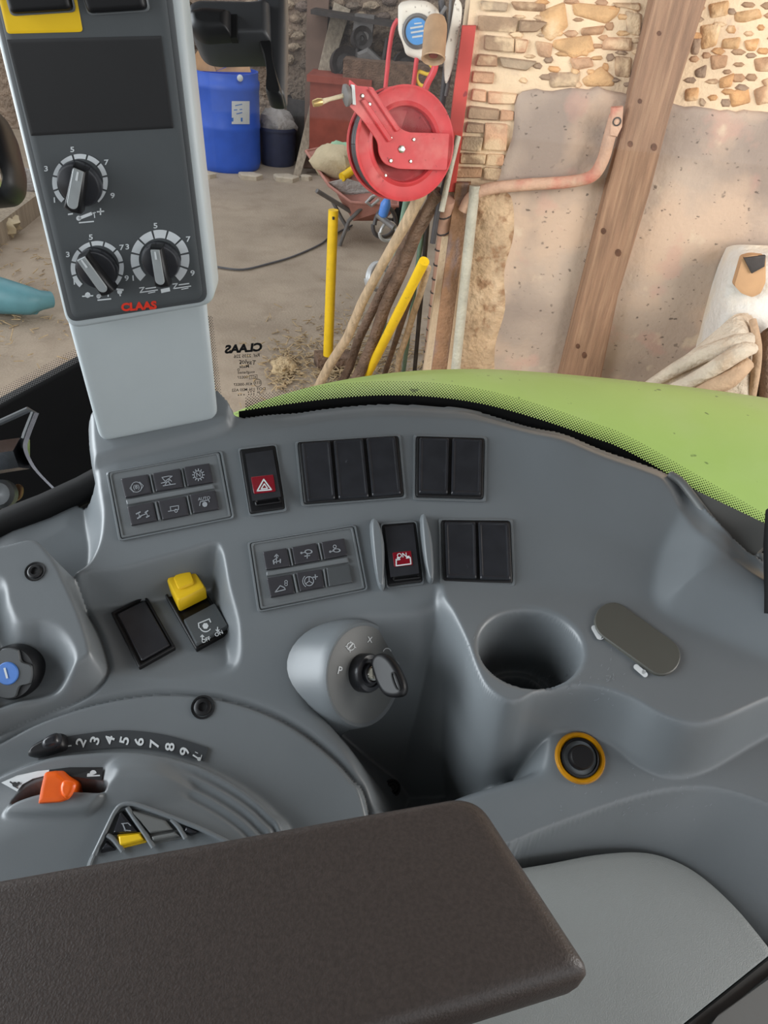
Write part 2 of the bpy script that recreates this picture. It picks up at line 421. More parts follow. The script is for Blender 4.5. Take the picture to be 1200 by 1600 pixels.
GX = np.arange(-.345, .430, .0012); GY = np.arange(.135, .665, .00125)
XX, YY = np.meshgrid(GX, GY)
oh = np.zeros(len(OUT_PX))
for _ in range(10):                                    # outline points sit on the surface itself
    oxy = np.array([con(p[0], p[1], h_)[:2] for p, h_ in zip(OUT_PX, oh)]); oh = .5 * oh + .5 * HF(oxy[:, 0], oxy[:, 1])[0]
    oh[28:] = 0
C_OUT = np.array(catmull(oxy, 8))
HH, DO, DC, DQ, DCUP = HF(XX, YY, C_OUT)
gy_, gx_ = np.gradient(DO, .00125, .0012)
gl_ = np.maximum(np.hypot(gx_, gy_), .3); push = np.clip(-DO, 0, .02)          # vertices outside the outline hang straight below it
XG, YG = XX + gx_ / gl_ * push, YY + gy_ / gl_ * push
ZZ = ZO + TAN * (YG - YO) + HH
def hbil(x, y):
    fx = np.clip((x - GX[0]) / .0012, 0, len(GX) - 1.01); fy = np.clip((y - GY[0]) / .00125, 0, len(GY) - 1.01)
    i, j = int(fx), int(fy); a, b = fx - i, fy - j
    return (HH[j, i] * (1 - a) + HH[j, i + 1] * a) * (1 - b) + (HH[j + 1, i] * (1 - a) + HH[j + 1, i + 1] * a) * b
def surf(px, py, off=0.0):
    h = 0.0
    for _ in range(14):
        p = con(px, py, h); h = .5 * h + .5 * hbil(p[0], p[1])
    return con(px, py, h) + NC * off
def onplane(P, n):
    n = nrm(n)
    def fn(px, py, off=0.0): return onp(px, py, np.asarray(P) + n * off, n)
    return fn
def cp(px, py, off=0.0): return onp(px, py, np.array([0, YO, ZO]) + NC * off, NC)

CON = thing('console', 'moulded grey right-hand console with switch rows, ignition key boss and cup holder', 'console', (0.0, .36, ZO - .12))
lab = np.zeros(XX.shape, int); lab[DC > 0] = 1; lab[DQ > 0] = 2; lab[DCUP > .0045] = 3
keep = DO > -.007
ny, nx = XX.shape
idx = np.arange(nx * ny).reshape(ny, nx)
q = np.stack([idx[:-1, :-1], idx[:-1, 1:], idx[1:, 1:], idx[1:, :-1]], -1).reshape(-1, 4)
kq = keep.ravel()[q].all(1); ql = lab.ravel()[q[:, 0]]
PTS = np.stack([XG, YG, ZZ], -1).reshape(-1, 3)
for L_, nm in enumerate(['console_body', 'lever_cover', 'throttle_quadrant', 'cup_holder']):
    f = q[kq & (ql == L_)]
    u, inv = np.unique(f, return_inverse=True)
    mk(nm, PTS[u], inv.reshape(-1, 4).tolist(), m_con, CON, True)

# ------------------------------------------------------------------ switches on the console plane
def quad(fn, pts, r=3.0, off=0.0, n=4): return [fn(p[0], p[1], off) for p in roundpoly(pts, r, n)]
def inset_px(pts, d):
    c = np.mean(pts, 0); out = []
    for p in pts:
        v = np.asarray(p) - c; out.append(tuple(c + v - np.sign(v) * d))
    return out
def bilin(pts, u, v):
    a, b, c, d = (np.asarray(p, float) for p in pts); return (a * (1 - u) + b * u) * (1 - v) + (d * (1 - u) + c * u) * v
def subquad(pts, u0, v0, u1, v1): return [bilin(pts, u0, v0), bilin(pts, u1, v0), bilin(pts, u1, v1), bilin(pts, u0, v1)]

def rimframe(pts, parent, name, mat, out=6, h=.0016, r=5):
    """raised moulded lip round an opening"""
    o = [bilin(pts, *uv) for uv in ((-.0, -.0), (1, 0), (1, 1), (0, 1))]
    c = np.mean(o, 0)
    O = roundpoly([p + (p - c) / np.abs(p - c).max() * out for p in o], r); I = roundpoly(o, r)
    b = MB(); N = len(O)
    V = [cp(p[0], p[1], -.002) for p in O] + [cp(p[0] + (q_[0] - p[0]) * .25, p[1] + (q_[1] - p[1]) * .25, h) for p, q_ in zip(O, I)] + [cp(p[0] + (q_[0] - p[0]) * .7, p[1] + (q_[1] - p[1]) * .7, h) for p, q_ in zip(O, I)] + [cp(p[0], p[1], -.001) for p in I]
    Fs = [(k * N + i, k * N + (i + 1) % N, (k + 1) * N + (i + 1) % N, (k + 1) * N + i) for k in range(3) for i in range(N)]
    b.add(V, Fs); return b.build(name, mat, parent, 60)

def rocker_bank(frame, caps, label):
    fr = MB().pad(quad(cp, frame, 4), NC, [(0, -.002), (0, .0012), (.0008, .0018)]).build('switch_bank', m_blk, CON)
    fr['label'] = label
    rimframe(frame, fr, 'moulded_lip', m_con)
    for c in caps:
        s_ = subquad(c, 0, 0, 1, .8); t_ = subquad(c, 0, .8, 1, 1)
        b = MB().pad(quad(cp, c, 3), NC, [(0, .0010), (0, .0032), (.0007, .0042), (.0018, .0044), (.0024, .0040)])
        b.build('blank_rocker', m_blkg, fr)
    return fr
rocker_bank([(466, 692), (621, 682), (630, 776), (476, 788)],
            [[(471, 696), (516, 692), (524, 782), (481, 786)], [(521, 692), (567, 688), (576, 779), (529, 782)], [(572, 688), (617, 685), (626, 774), (581, 778)]],
            'bank of three blank black rockers in the upper row')
rocker_bank([(651, 683), (756, 686), (754, 780), (650, 777)],
            [[(655, 687), (701, 688), (699, 774), (654, 773)], [(706, 688), (752, 690), (750, 776), (704, 775)]], 'pair of blank black rockers at the end of the upper row')
rocker_bank([(690, 814), (796, 815), (800, 912), (692, 910)],
            [[(694, 818), (742, 818), (744, 906), (697, 905)], [(746, 818), (793, 819), (797, 908), (749, 907)]], 'pair of scratched blank black rockers above the cup holder')

def lit_rocker(frame, cap, red, slot, label, ink):
    fr = MB().pad(quad(cp, frame, 3), NC, [(0, -.002), (0, .0010), (.0007, .0016)]).build('rocker_switch', m_blk, CON); fr['label'] = label
    rimframe(frame, fr, 'moulded_lip', m_con, 5)
    up, lo = subquad(cap, 0, 0, 1, .52), subquad(cap, 0, .52, 1, 1)
    A = [cp(*up[0], .0022), cp(*up[1], .0022), cp(*up[2], .0050), cp(*up[3], .0050), cp(*lo[2], .0085), cp(*lo[3], .0085)]
    B = [cp(*up[0], 0), cp(*up[1], 0), cp(*up[2], 0), cp(*up[3], 0), cp(*lo[2], 0), cp(*lo[3], 0)]
    MB().add(A + B, [(0, 1, 2, 3), (3, 2, 4, 5), (0, 3, 9, 6), (3, 5, 11, 9), (1, 7, 8, 2), (2, 8, 10, 4), (0, 6, 7, 1), (5, 4, 10, 11)]).build('rocker', m_blkg, fr, 20)
    # plane of the lower half
    a, b_, c_ = A[3], A[2], A[5]; n = nrm(np.cross(b_ - a, c_ - a)); n = n if n @ (CAM - a) > 0 else -n
    pl = onplane(a, n)
    MB().pad(quad(pl, red, 2, .0), n, [(0, -.0005), (0, .0005), (.0003, .0007)]).build('red_lens', m_dred, fr)
    ink.build('symbol', lambda x, y: pl(x, y, .0009), m_white, fr)
    MB().pad(quad(cp, slot, 3), NC, [(0, .0012), (0, .0026), (.0008, .003), (.0016, .0018)]).build('finger_slot', m_blk, fr)
    return fr
ink = Ink().line([(402, 767), (412, 749), (424, 765), (402, 767)], 2.0).line([(408, 764), (413, 756), (418, 763), (408, 764)], 1.6)
lit_rocker([(375, 704), (430, 697), (445, 795), (391, 803)], [(383, 709), (426, 703), (439, 776), (394, 783)], [(392, 746), (427, 742), (431, 768), (397, 772)],
           [(398, 783), (438, 777), (441, 787), (400, 793)], 'hazard light rocker with red lens and white triangle', ink)
ink = Ink().text('ON', (628, 868), 10, -6, 1.0).line([(619, 874), (619, 884), (642, 881), (641, 871)], 1.8).line([(619, 875), (625, 874)], 1.6).line([(635, 872), (641, 871)], 1.6).line([(621, 872), (624, 871.5)], 2.4).line([(636, 870), (639, 869.5)], 2.4)
lit_rocker([(597, 821), (649, 817), (660, 909), (606, 916)], [(601, 823), (646, 819), (655, 896), (610, 902)], [(613, 864), (642, 861), (645, 883), (616, 886)],
           [(612, 902), (655, 897), (657, 905), (614, 910)], 'battery isolator rocker with red lens marked ON between two fins', ink)
for pts in ([(577, 820), (589, 816), (601, 850), (602, 916), (592, 919), (583, 880)], [(655, 812), (665, 812), (676, 850), (678, 906), (668, 910), (660, 880)]):
    g = MB().pad([cp(*p) for p in catmull(pts, 4)], NC, [(0, -.002), (.0008, .004), (.0022, .0075), (.0030, .008)]).build('guard_fin', m_con, CON, 60)

def button_panel(frame, btns, icons, label):
    inner = roundpoly(frame, 4)
    fr = MB().pad([cp(*p) for p in inner], NC, [(0, -.002), (0, .0006), (.0006, .0014), (.0016, .0014), (.0019, .0006)]).build('button_panel', m_frame, CON); fr['label'] = label
    rimframe(frame, fr, 'moulded_lip', m_con, 5)
    a, b, c, d = (np.asarray(p, float) for p in frame)
    L1, R1 = np.asarray(btns[0][3]) , np.asarray(btns[2][2]); L2, R2 = np.asarray(btns[3][0]), np.asarray(btns[5][1])
    o = nrm(L2 - L1)
    MB().pad(quad(cp, [L1 + o * 3, R1 + o * 3, R2 - o * 3, L2 - o * 3], 1), NC, [(0, .0004), (.0003, .0024), (.0010, .0028)]).build('divider_bar', m_frame, fr)
    for i in (0, 1, 3, 4):
        p, q_ = btns[i], btns[i + 1]
        MB().pad(quad(cp, [np.asarray(p[1]) + (2.2, 0), np.asarray(q_[0]) - (2.2, 0), np.asarray(q_[3]) - (2.2, 0), np.asarray(p[2]) + (2.2, 0)], .6), NC, [(0, .0004), (.0002, .0022), (.0006, .0026)]).build('divider', m_frame, fr)
    for i, (bq, ic) in enumerate(zip(btns, icons)):
        MB().pad(quad(cp, bq, 1.5), NC, [(0, .0004), (0, .0022), (.0005, .0028), (.0012, .0029)]).build('button', m_cond if ic is None else m_btn, fr)
        if ic: ic.build('symbol', lambda x, y: cp(x, y, .0032), m_greyp, fr)
    return fr
m_btn = M('charcoal_button', (50, 49, 53), .45, var=.06, scale=90)
def gear(c, r, n=12):
    k = Ink().arc(c, r * .78, 0, 360, 1.2, 24)
    for i in range(n):
        a = 6.2832 * i / n; k.line([(c[0] + r * .85 * math.cos(a), c[1] + r * .85 * math.sin(a)), (c[0] + r * 1.15 * math.cos(a), c[1] + r * 1.15 * math.sin(a))], 1.6)
    return k
ic1 = Ink().arc((213, 761), 8, 0, 360, 1.0, 24).text('(8)', (213, 761), 9, -8).line([(203, 763), (208, 755)], 1).line([(203, 763), (209, 769)], 1).line([(224, 759), (218, 753)], 1).line([(224, 759), (219, 767)], 1)
ic2 = Ink().line([(253, 746), (258, 752), (269, 744), (263, 744), (253, 746)], 1.2).line([(252, 755), (264, 752), (264, 748), (268, 752)], 1.3).line([(255, 759), (274, 756)], 1.3).line([(258, 757), (262, 752), (266, 756)], 1.3)
ic3 = gear((310, 742), 8.0).text('N', (310, 742), 10, -8)
ic4 = Ink().line([(213, 803), (219, 800)], 2).line([(215, 810), (220, 807)], 2).line([(227, 801), (231, 798)], 2).line([(229, 808), (233, 806)], 2).line([(217, 807), (228, 803)], 1.3).line([(216, 801), (219, 809)], 1.2).line([(228, 799), (231, 807)], 1.2)
ic5 = Ink().line([(264, 799), (279, 796), (279, 790), (266, 792), (267, 798)], 1.2).line([(263, 799), (267, 798)], 1.3).arc((275, 798), 2.4, 0, 360, 1.1, 12)
ic6 = Ink().text('AUTO', (319, 779), 6.6, -8, 1.05).line([(312, 790), (313, 784), (326, 781), (327, 784)], 1.3).disc((320, 788), 4.2, 8)
P1 = [[(190, 750), (232, 743), (238, 772), (197, 780)], [(239, 742), (282, 734), (287, 763), (245, 770)], [(288, 732), (328, 726), (334, 755), (294, 762)],
      [(200, 794), (240, 786), (246, 815), (206, 823)], [(248, 785), (290, 777), (296, 806), (255, 814)], [(297, 775), (337, 768), (343, 797), (303, 804)]]
button_panel([(170, 739), (343, 707), (362, 808), (190, 842)], P1, [ic1, ic2, ic3, ic4, ic5, ic6], 'grey six-button panel below the terminal pedestal, with an AUTO key')
jc1 = Ink().line([(432, 880), (432, 867)], 1.4).line([(429, 870), (432, 866), (435, 869)], 1.3).line([(427, 876), (428, 881)], 2).line([(438, 874), (438, 879)], 2).line([(427, 879), (438, 876)], 1.4).line([(428, 875), (434, 871)], 1.2)
jc2 = Ink().arc((482, 862), 3, 0, 360, 1.2, 12, 1.8).disc((471, 864), 1.8).line([(471, 864), (477, 863)], 1.2).line([(476, 869), (484, 868)], 1.4).line([(480, 865.5), (480, 872)], 1.4)
jc3 = Ink().arc((526, 860), 2.6, 0, 360, 1.2, 12, 2.0).disc((516, 862), 1.8).line([(516, 862), (521, 861)], 1.2).arc((523, 854), 2.4, 0, 360, 1.2, 12)
jc4 = Ink().line([(430, 925), (438, 915), (444, 918), (446, 921), (430, 925)], 1.5).arc((447, 909), 2.2, 0, 360, 1.1, 10).arc((447, 913), 2.2, 0, 360, 1.1, 10)
jc5 = Ink().arc((483, 908), 7, 0, 360, 1.3, 24).line([(483, 908), (483, 902)], 1.3).line([(483, 908), (478, 912)], 1.3).line([(483, 908), (488, 911)], 1.3).arc((483, 908), 10, 130, 240, 1.1).line([(489, 902), (496, 901)], 1.5).line([(492.5, 898), (493, 905)], 1.5)
P2 = [[(411, 864), (448, 858), (454, 886), (416, 892)], [(456, 857), (494, 850), (500, 877), (461, 884)], [(502, 849), (538, 843), (543, 869), (507, 876)],
      [(417, 905), (455, 899), (461, 928), (423, 935)], [(463, 897), (502, 891), (507, 919), (469, 926)], [(510, 889), (546, 883), (551, 911), (514, 918)]]
button_panel([(391, 849), (552, 823), (571, 920), (407, 953)], P2, [jc1, jc2, jc3, jc4, jc5, None], 'grey six-button panel above the ignition key, one key blank')

# ------------------------------------------------------------------ the two rockers in the recess
a, b_, c_ = surf(180, 1000), surf(300, 940), surf(285, 1035)
NR = nrm(np.cross(b_ - a, c_ - a)); NR = NR if NR @ (CAM - a) > 0 else -NR
rp = onplane(a + NR * .001, NR)
fq = [(174, 960), (229, 933), (275, 1014), (218, 1046)]
fr = MB().pad(quad(rp, fq, 2), NR, [(0, -.004), (0, .0022), (.0006, .0028), (.0018, .0028), (.0022, .0012)]).build('blank_switch_frame', m_blk, CON); fr['label'] = 'blank glossy black switch plate in the recess'
MB().pad(quad(rp, subquad(fq, .13, .08, .9, .93), 2), NR, [(0, .001), (0, .0028), (.0006, .0034)]).build('blank_plate', m_blkg, fr)
fq = [(258, 932), (307, 905), (361, 988), (307, 1018)]
fr = MB().pad(quad(rp, fq, 2), NR, [(0, -.004), (0, .0024), (.0008, .003), (.0016, .003), (.002, .001)]).build('power_take_off_switch', m_blk, CON); fr['label'] = 'black rocker with a yellow safety cap, marked OFF and ON'
lo = [(288, 975), (337, 949), (358, 985), (308, 1014)]
MB().pad(quad(rp, lo, 2), NR, [(0, .001), (0, .0050), (.0008, .0062)]).build('rocker', m_face, fr)
ink = Ink().line([(311, 981), (310, 974), (327, 967), (329, 972)], 1.8).disc((321, 978), 5, 6).arc((321, 978), 9, 200, 330, 1.6).line([(316, 999), (316, 993)], 1.6).line([(313.5, 995), (316, 992), (318.5, 995)], 1.4)
ink.line([(340, 980), (340, 986)], 1.6).line([(337.5, 984), (340, 987), (342.5, 984)], 1.4).text('OFF', (322, 1000), 8.5, -25).text('ON', (342, 990), 8.5, -25)
ink.build('symbol', lambda x, y: rp(x, y, .0065), m_white, fr)
yc = [(261, 915), (302, 899), (325, 935), (281, 957)]
lo_, hi_ = [rp(x, y, .006) for x, y in yc], None
b = MB().pad(quad(rp, yc, 4, .002), NR, [(0, .001), (0, .011), (.0012, .0130), (.003, .0133)])
b.build('safety_cap', m_yel, fr)
MB().pad(quad(rp, [(273, 919), (301, 909), (308, 930), (282, 941)], 5, .002), NR, [(0, .0125), (.001, .0150), (.003, .0152)]).build('thumb_rest', m_yel, fr)
# ------------------------------------------------------------------ ignition boss, key, socket, knob, screws
PB = con(568, 1053, -.008); vB = nrm(CAM - PB)
AB = nrm(vB * math.cos(math.radians(44)) + CR * math.sin(math.radians(44)) - CU * .05)
RB = 82 * (np.dot(PB - CAM, _f)) / F
rings = [(.0, RB * .90, 0, 0), (.0012, RB * .97, 0, 0), (-.001, RB * 1.0, 0, 0), (-.006, RB * 1.03, 0, 0), (-.020, RB * 1.08, .0, .001), (-.036, RB * 1.2, -.002, .004), (-.055, RB * 1.5, -.006, .010), (-.085, RB * 2.0, -.012, .02)]
e1 = nrm(np.cross(AB, CU)); e2 = np.cross(AB, e1)
V = []; Fs = []; S = 48
for (o_, r, sx, dn) in rings:
    for k in range(S):
        w = 2 * math.pi * k / S; V.append(PB + AB * o_ + CR * sx - CU * dn + (e1 * math.cos(w) + e2 * math.sin(w)) * r)
for i in range(len(rings) - 1):
    for k in range(S): Fs.append((i * S + k, (i + 1) * S + k, (i + 1) * S + (k + 1) % S, i * S + (k + 1) % S))
boss = MB().add(V, Fs).build('ignition_boss', m_con, CON, 60)
fp = onplane(PB, AB)
MB().lathe(PB, AB, [(RB * .91, -.004), (RB * .91, .0002), (RB * .90, .0004), (0.0, .0004)], 48).build('boss_face', m_con2, boss, 30)
lockc = fp(566, 1051)
rl = 30 / 82 * RB
MB().lathe(lockc, AB, [(rl, 0), (rl, .007), (rl * .93, .009), (rl * .72, .0095), (rl * .68, .0075), (rl * .55, .0075), (rl * .52, .0110), (rl * .44, .0115), (rl * .42, .0080), (0, .0080)], 40).build('lock_collar', m_blkg, boss, 30)
MB().lathe(lockc, AB, [(rl * .40, .006), (rl * .40, .0112), (rl * .36, .012), (0, .012)], 24).build('lock_cylinder', m_met, boss, 30)
ink = Ink().text('P', (531, 1048), 17, 12, .8).text('X', (578, 1000), 13, 5, .8).arc((548, 1010), 6.0, 0, 360, 1.2, 20).line([(545, 1013), (551, 1006)], 2.2).line([(540, 1010), (543, 1010)], 1.2).line([(553, 1010), (556, 1012)], 1.2).line([(548, 1002), (548, 1005)], 1.2).line([(547, 1015), (547, 1019)], 1.2).arc((605, 1019), 6, 10, 170, 1.3)
ink.build('key_position_marks', lambda x, y: fp(x, y, .0009), m_white, boss)
KEY = thing('ignition_key', 'black-headed ignition key standing in the lock of the grey boss', 'key', lockc)
kc = lockc + AB * .026
NK = nrm(vB - AB * (vB @ AB) * .75)
kp = onplane(kc, NK)
hd = catmull([(582, 1034), (590, 1023), (603, 1022), (616, 1032), (628, 1052), (635, 1072), (632, 1086), (618, 1090), (602, 1085), (591, 1068), (585, 1050)], 5)
MB().pad([kp(*p) for p in hd], NK, [(.0015, -.0040), (0, -.0022), (0, .0016), (.0012, .0032), (.0030, .0038)]).build('key_head', m_blk, KEY, 50)
MB().pad([kp(*p, .0036) for p in catmull([(612, 1052), (617, 1051), (624, 1068), (626, 1078), (620, 1077), (614, 1064)], 4)], NK, [(0, 0), (0, .0010), (.0010, .0010), (.0014, -.0004)]).build('key_ring_hole', m_seal, KEY, 50)
a0 = lockc + AB * .010; a1 = kp(592, 1052)
MB().box((a0 + a1) / 2, (a1 - a0) / 2, e2 * .0035, e1 * .0010).build('key_blade', m_met, KEY)

def localplane(p1, p2, p3, off=0):
    a, b, c = surf(*p1), surf(*p2), surf(*p3); n = nrm(np.cross(b - a, c - a)); n = n if n @ (CAM - a) > 0 else -n
    return onplane(a + n * off, n), n
# power socket with amber ring
sp, ns = localplane((870, 1215), (940, 1220), (905, 1160))
pc = sp(906, 1184); r1 = np.linalg.norm(sp(945, 1184) - pc)
so = MB().lathe(pc, ns, [(r1, -.003), (r1, .0012), (r1 * .94, .0026), (r1 * .84, .0026), (r1 * .77, .0004), (r1 * .75, -.003)], 40).build('power_socket', m_amber, CON, 40); so['label'] = 'amber ring of the power socket with a black plug cap'
MB().lathe(pc, ns, [(r1 * .77, -.003), (r1 * .76, .0014), (r1 * .68, .0020), (r1 * .64, -.0005), (r1 * .48, -.0005), (r1 * .47, .0055), (r1 * .42, .0068), (0, .0068)], 40).build('plug_cap', m_blk, so, 40)
# oval blanking plate with belt pictograms
op, no = localplane((935, 1000), (1040, 1050), (985, 960), .0006)
pill = []
for k in range(13): a = math.radians(38 + 180 * k / 12); pill.append((1032 - 80 + 31 * math.cos(a + math.pi / 2 - .0) * 1.0, 974 + 31 * math.sin(a + math.pi / 2)))
def pillpts(c0, c1, r, n=12):
    c0, c1 = np.asarray(c0, float), np.asarray(c1, float); d = nrm(c1 - c0); q = np.array([-d[1], d[0]]); out = []
    for k in range(n + 1): w = math.pi * k / n; out.append(c1 + (q * math.cos(w) + d * math.sin(w)) * r)
    for k in range(n + 1): w = math.pi * k / n; out.append(c0 + (-q * math.cos(w) - d * math.sin(w)) * r)
    return out
pl_ = MB().pad([op(*p) for p in pillpts((957, 972), (1033, 1027), 29)], no, [(0, -.004), (0, .0012), (.0006, .0018), (.0012, .0018)]).build('oval_plate', m_oval, CON); pl_['label'] = 'flat oval blanking plate'
Ink().poly(pillpts((928, 981), (936, 995), 4.2, 6)).disc((939, 988), 2.4).arc((938, 993), 6, 250, 350, 1.2).build('belt_pictogram', lambda x, y: op(x, y, .0006), m_white, CON)
Ink().poly(pillpts((994, 1042), (1008, 1054), 4.2, 6)).disc((1006, 1050), 3.6).build('belt_pictogram', lambda x, y: op(x, y, .0006), m_white, CON)
# knob in the left bay
kpn, nk_ = localplane((95, 1010), (95, 1060), (20, 1010))
nk_ = nrm(nk_ * .6 + vB * .4); kpn = onplane(surf(60, 1010), nk_)
kc = kpn(31, 1047); rk = np.linalg.norm(kpn(72, 1047) - kc)
KN = MB().lathe(kc, nk_, [(rk * .8, -.012), (rk * .95, -.002), (rk, .004), (rk * .98, .010), (rk * .92, .013), (rk * .6, .0125), (0, .0125)], 48).build('rotary_knob', m_blk, CON, 35); KN['label'] = 'black rotary knob with a blue cap marked 1'
ka = nrm(np.cross(nk_, CU)); kb = np.cross(nk_, ka)
starp = []
for k in range(64):
    w = 2 * math.pi * k / 64; r = rk * (.90 - .26 * max(0, math.cos(4 * (w - .75))) ** 0.8); starp.append(kc + nk_ * .012 + (ka * math.cos(w) + kb * math.sin(w)) * r)
MB().pad(starp, nk_, [(0, 0), (0, .0022), (.0006, .0028)]).build('knob_star', m_cond, KN)
MB().lathe(kc, nk_, [(rk * .41, .014), (rk * .41, .0152), (rk * .38, .0158), (0, .0158)], 32).build('knob_cap', m_blue, KN, 30)
kpl = onplane(kc + nk_ * .0162, nk_)
Ink().text('1', tuple(np.array(proj(kc + nk_ * .0162)) + (-1, 0)), 24, -15, 1.15).build('numeral', kpl, m_white, KN)
# screws
def screw(px, py, r_px, par=CON, lab=None):
    p = surf(px, py); n = NC; r = r_px * np.dot(p - CAM, _f) / F
    s_ = MB().lathe(p, n, [(r * 1.35, -.001), (r * 1.30, .0008), (r * 1.08, .0006), (r * 1.05, -.0006), (r, -.0006), (r * .96, .0010), (r * .75, .0018), (r * .50, .0018), (r * .42, .0005), (0, .0003)], 24).build('screw', m_blk, par, 35)
    ink_ = Ink()
    for k in range(6): a = 6.2832 * k / 6; ink_.line([(px, py), (px + r_px * .38 * math.cos(a), py + r_px * .38 * math.sin(a))], r_px * .16)
    return s_
screw(55, 893, 12); screw(317, 1105, 14); screw(613, 1231, 10)

# ------------------------------------------------------------------ throttle quadrant details
QO = .0048
def qp(x, y, off=0.0): return onp(x, y, np.array([0, YO, ZO + .003]) + NC * off, NC)
so_ = catmull([(60, 1166), (100, 1152), (150, 1144), (200, 1141), (262, 1149), (325, 1168)], 8, False); si = catmull([(60, 1188), (98, 1178), (150, 1171), (200, 1168), (260, 1174), (319, 1190)], 8, False)
V = [qp(*p, .0016) for p in so_] + [qp(*p, .0016) for p in si]; n = len(so_)
strip = MB().add(V + [qp(*p, -.001) for p in so_], [(i, i + 1, n + i + 1, n + i) for i in range(n - 1)] + [(2 * n + i, 2 * n + i + 1, i + 1, i) for i in range(n - 1)]).build('scale_strip', m_strip, CON); strip['label'] = 'dark curved throttle scale numbered 2 to 9'
ink = Ink()
for t, c, a in (('2', (127, 1160), -66), ('3', (149, 1157), -70), ('4', (172, 1156), -74), ('5', (195, 1157), -77), ('6', (218, 1159), -80), ('7', (242, 1163), -84), ('8', (266, 1167), -86), ('9', (289, 1174), -86)):
    ink.text(t, c, 20, a, 1.35, bold=.02)
ink.line([(302, 1180), (311, 1186)], 2.4).disc((311, 1186), 3).line([(315, 1180), (313, 1188)], 1).line([(305, 1175), (309, 1177)], 1).line([(104, 1166), (111, 1165)], 2)
ink.build('scale_numerals', lambda x, y: qp(x, y, .0020), m_white, strip)
MB().pad([qp(*p) for p in catmull([(50, 1182), (56, 1168), (75, 1156), (97, 1148), (106, 1152), (107, 1170), (90, 1178), (66, 1184)], 4)], NC, [(0, .001), (0, .006), (.0012, .009), (.003, .010)]).build('throttle_slider', m_blk, CON, 50)
MB().pad([qp(*p) for p in catmull([(78, 1162), (90, 1152), (102, 1150), (104, 1164), (92, 1172), (80, 1172)], 4)], NC, [(0, .008), (0, .013), (.0014, .0155), (.003, .016)]).build('slider_grip', m_blkg, CON, 50)
dn = Ink().poly([(3, 1223), (28, 1212), (60, 1205), (78, 1203), (76, 1211), (52, 1217), (36, 1226), (28, 1237)])
dn.build('speed_decal', lambda x, y: surf(x, y, .0012), m_white, CON)
Ink().poly([(78, 1203), (110, 1199), (162, 1199), (160, 1220), (112, 1213), (77, 1211)]).build('speed_decal', lambda x, y: surf(x, y, .0012), m_blk, CON)
Ink().disc((147, 1209), 5.5, 10).disc((140, 1211), 2.5).line([(138, 1213), (157, 1212)], 2).build('tortoise_symbol', lambda x, y: surf(x, y, .0018), m_white, CON)
Ink().disc((25, 1226), 4.2, 10).disc((31, 1224), 2.4).line([(18, 1222), (25, 1227)], 2.5).line([(24, 1229), (30, 1232)], 1.6).build('hare_symbol', lambda x, y: surf(x, y, .0018), m_blk, CON)
# orange lever
LB = con(92, 1250, .024); lp = onplane(LB, nrm(NC * .55 + vB * .45)); nl = nrm(NC * .55 + vB * .45)
LV = MB().pad([lp(*p) for p in roundpoly([(66, 1256), (70, 1232), (76, 1206), (96, 1204), (108, 1214), (121, 1222), (115, 1248), (101, 1254)], [3, 0, 6, 4, 0, 5, 4, 4])], nl, [(0, -.022), (0, .006), (.0012, .0085), (.003, .009)]).build('speed_lever', m_org, CON, 45); LV['label'] = 'orange lever knob in the curved slot'
MB().pad([lp(*p, .0085) for p in catmull([(95, 1228), (101, 1219), (118, 1224), (114, 1240), (106, 1248), (97, 1242)], 4)], nl, [(0, 0), (.001, .0018), (.0025, .0022)]).build('thumb_pad', m_org, LV, 50)
# triangular button cluster
tp, nt_ = localplane((175, 1310), (300, 1315), (215, 1265), .0012)
fo = roundpoly([(138, 1345), (176, 1268), (196, 1254), (224, 1259), (330, 1300), (400, 1345), (380, 1400), (120, 1400)], [0, 10, 12, 12, 10, 0, 0, 0], 6)
TF = MB().pad([tp(*p) for p in fo], nt_, [(0, -.010), (0, .0), (.0008, .0016), (.0026, .0020), (.0034, .0006), (.0044, .0004)]).build('button_cluster', m_con, CON, 45); TF['label'] = 'triangular button cluster partly hidden by the armrest'
for pts, mt, nm in (([(191, 1267), (218, 1300), (178, 1303)], m_blkg, 'triangle_button'), ([(208, 1266), (262, 1282), (273, 1297), (236, 1304)], m_con2, 'triangle_button'), ([(186, 1306), (221, 1302), (228, 1314), (188, 1324)], m_yel, 'yellow_button'),
                    ([(237, 1307), (276, 1299), (284, 1308), (240, 1316)], m_con2, 'triangle_button'), ([(292, 1291), (312, 1300), (300, 1304), (288, 1300)], m_blkg, 'triangle_button'), ([(168, 1315), (180, 1326), (160, 1330)], m_blkg, 'triangle_button')):
    MB().pad(quad(tp, pts, 2.5), nt_, [(-.0010, .0004), (-.0008, .0008), (0, .0010), (.0006, .0034), (.0014, .0040)]).build(nm, mt, TF, 40)
Ink().line([(196, 1298), (192, 1288)], 2).line([(194, 1297), (204, 1298)], 1.4).line([(190, 1287), (200, 1286), (204, 1290)], 1.4).build('loader_symbol', lambda x, y: tp(x, y, .0046), m_greyp, TF)

for path in ([(147, 1336), (168, 1292), (180, 1268), (190, 1258), (206, 1256), (224, 1261), (270, 1278), (320, 1298), (360, 1318)], [(199, 1262), (212, 1282), (226, 1302), (240, 1324)], [(168, 1305), (178, 1312), (192, 1330)], [(268, 1280), (279, 1292), (290, 1310)]):
    MB().tube(catmull([tp(x, y, .0026) for x, y in path], 4, False), .0015, 8).build('cluster_rib', m_con, TF, 60)
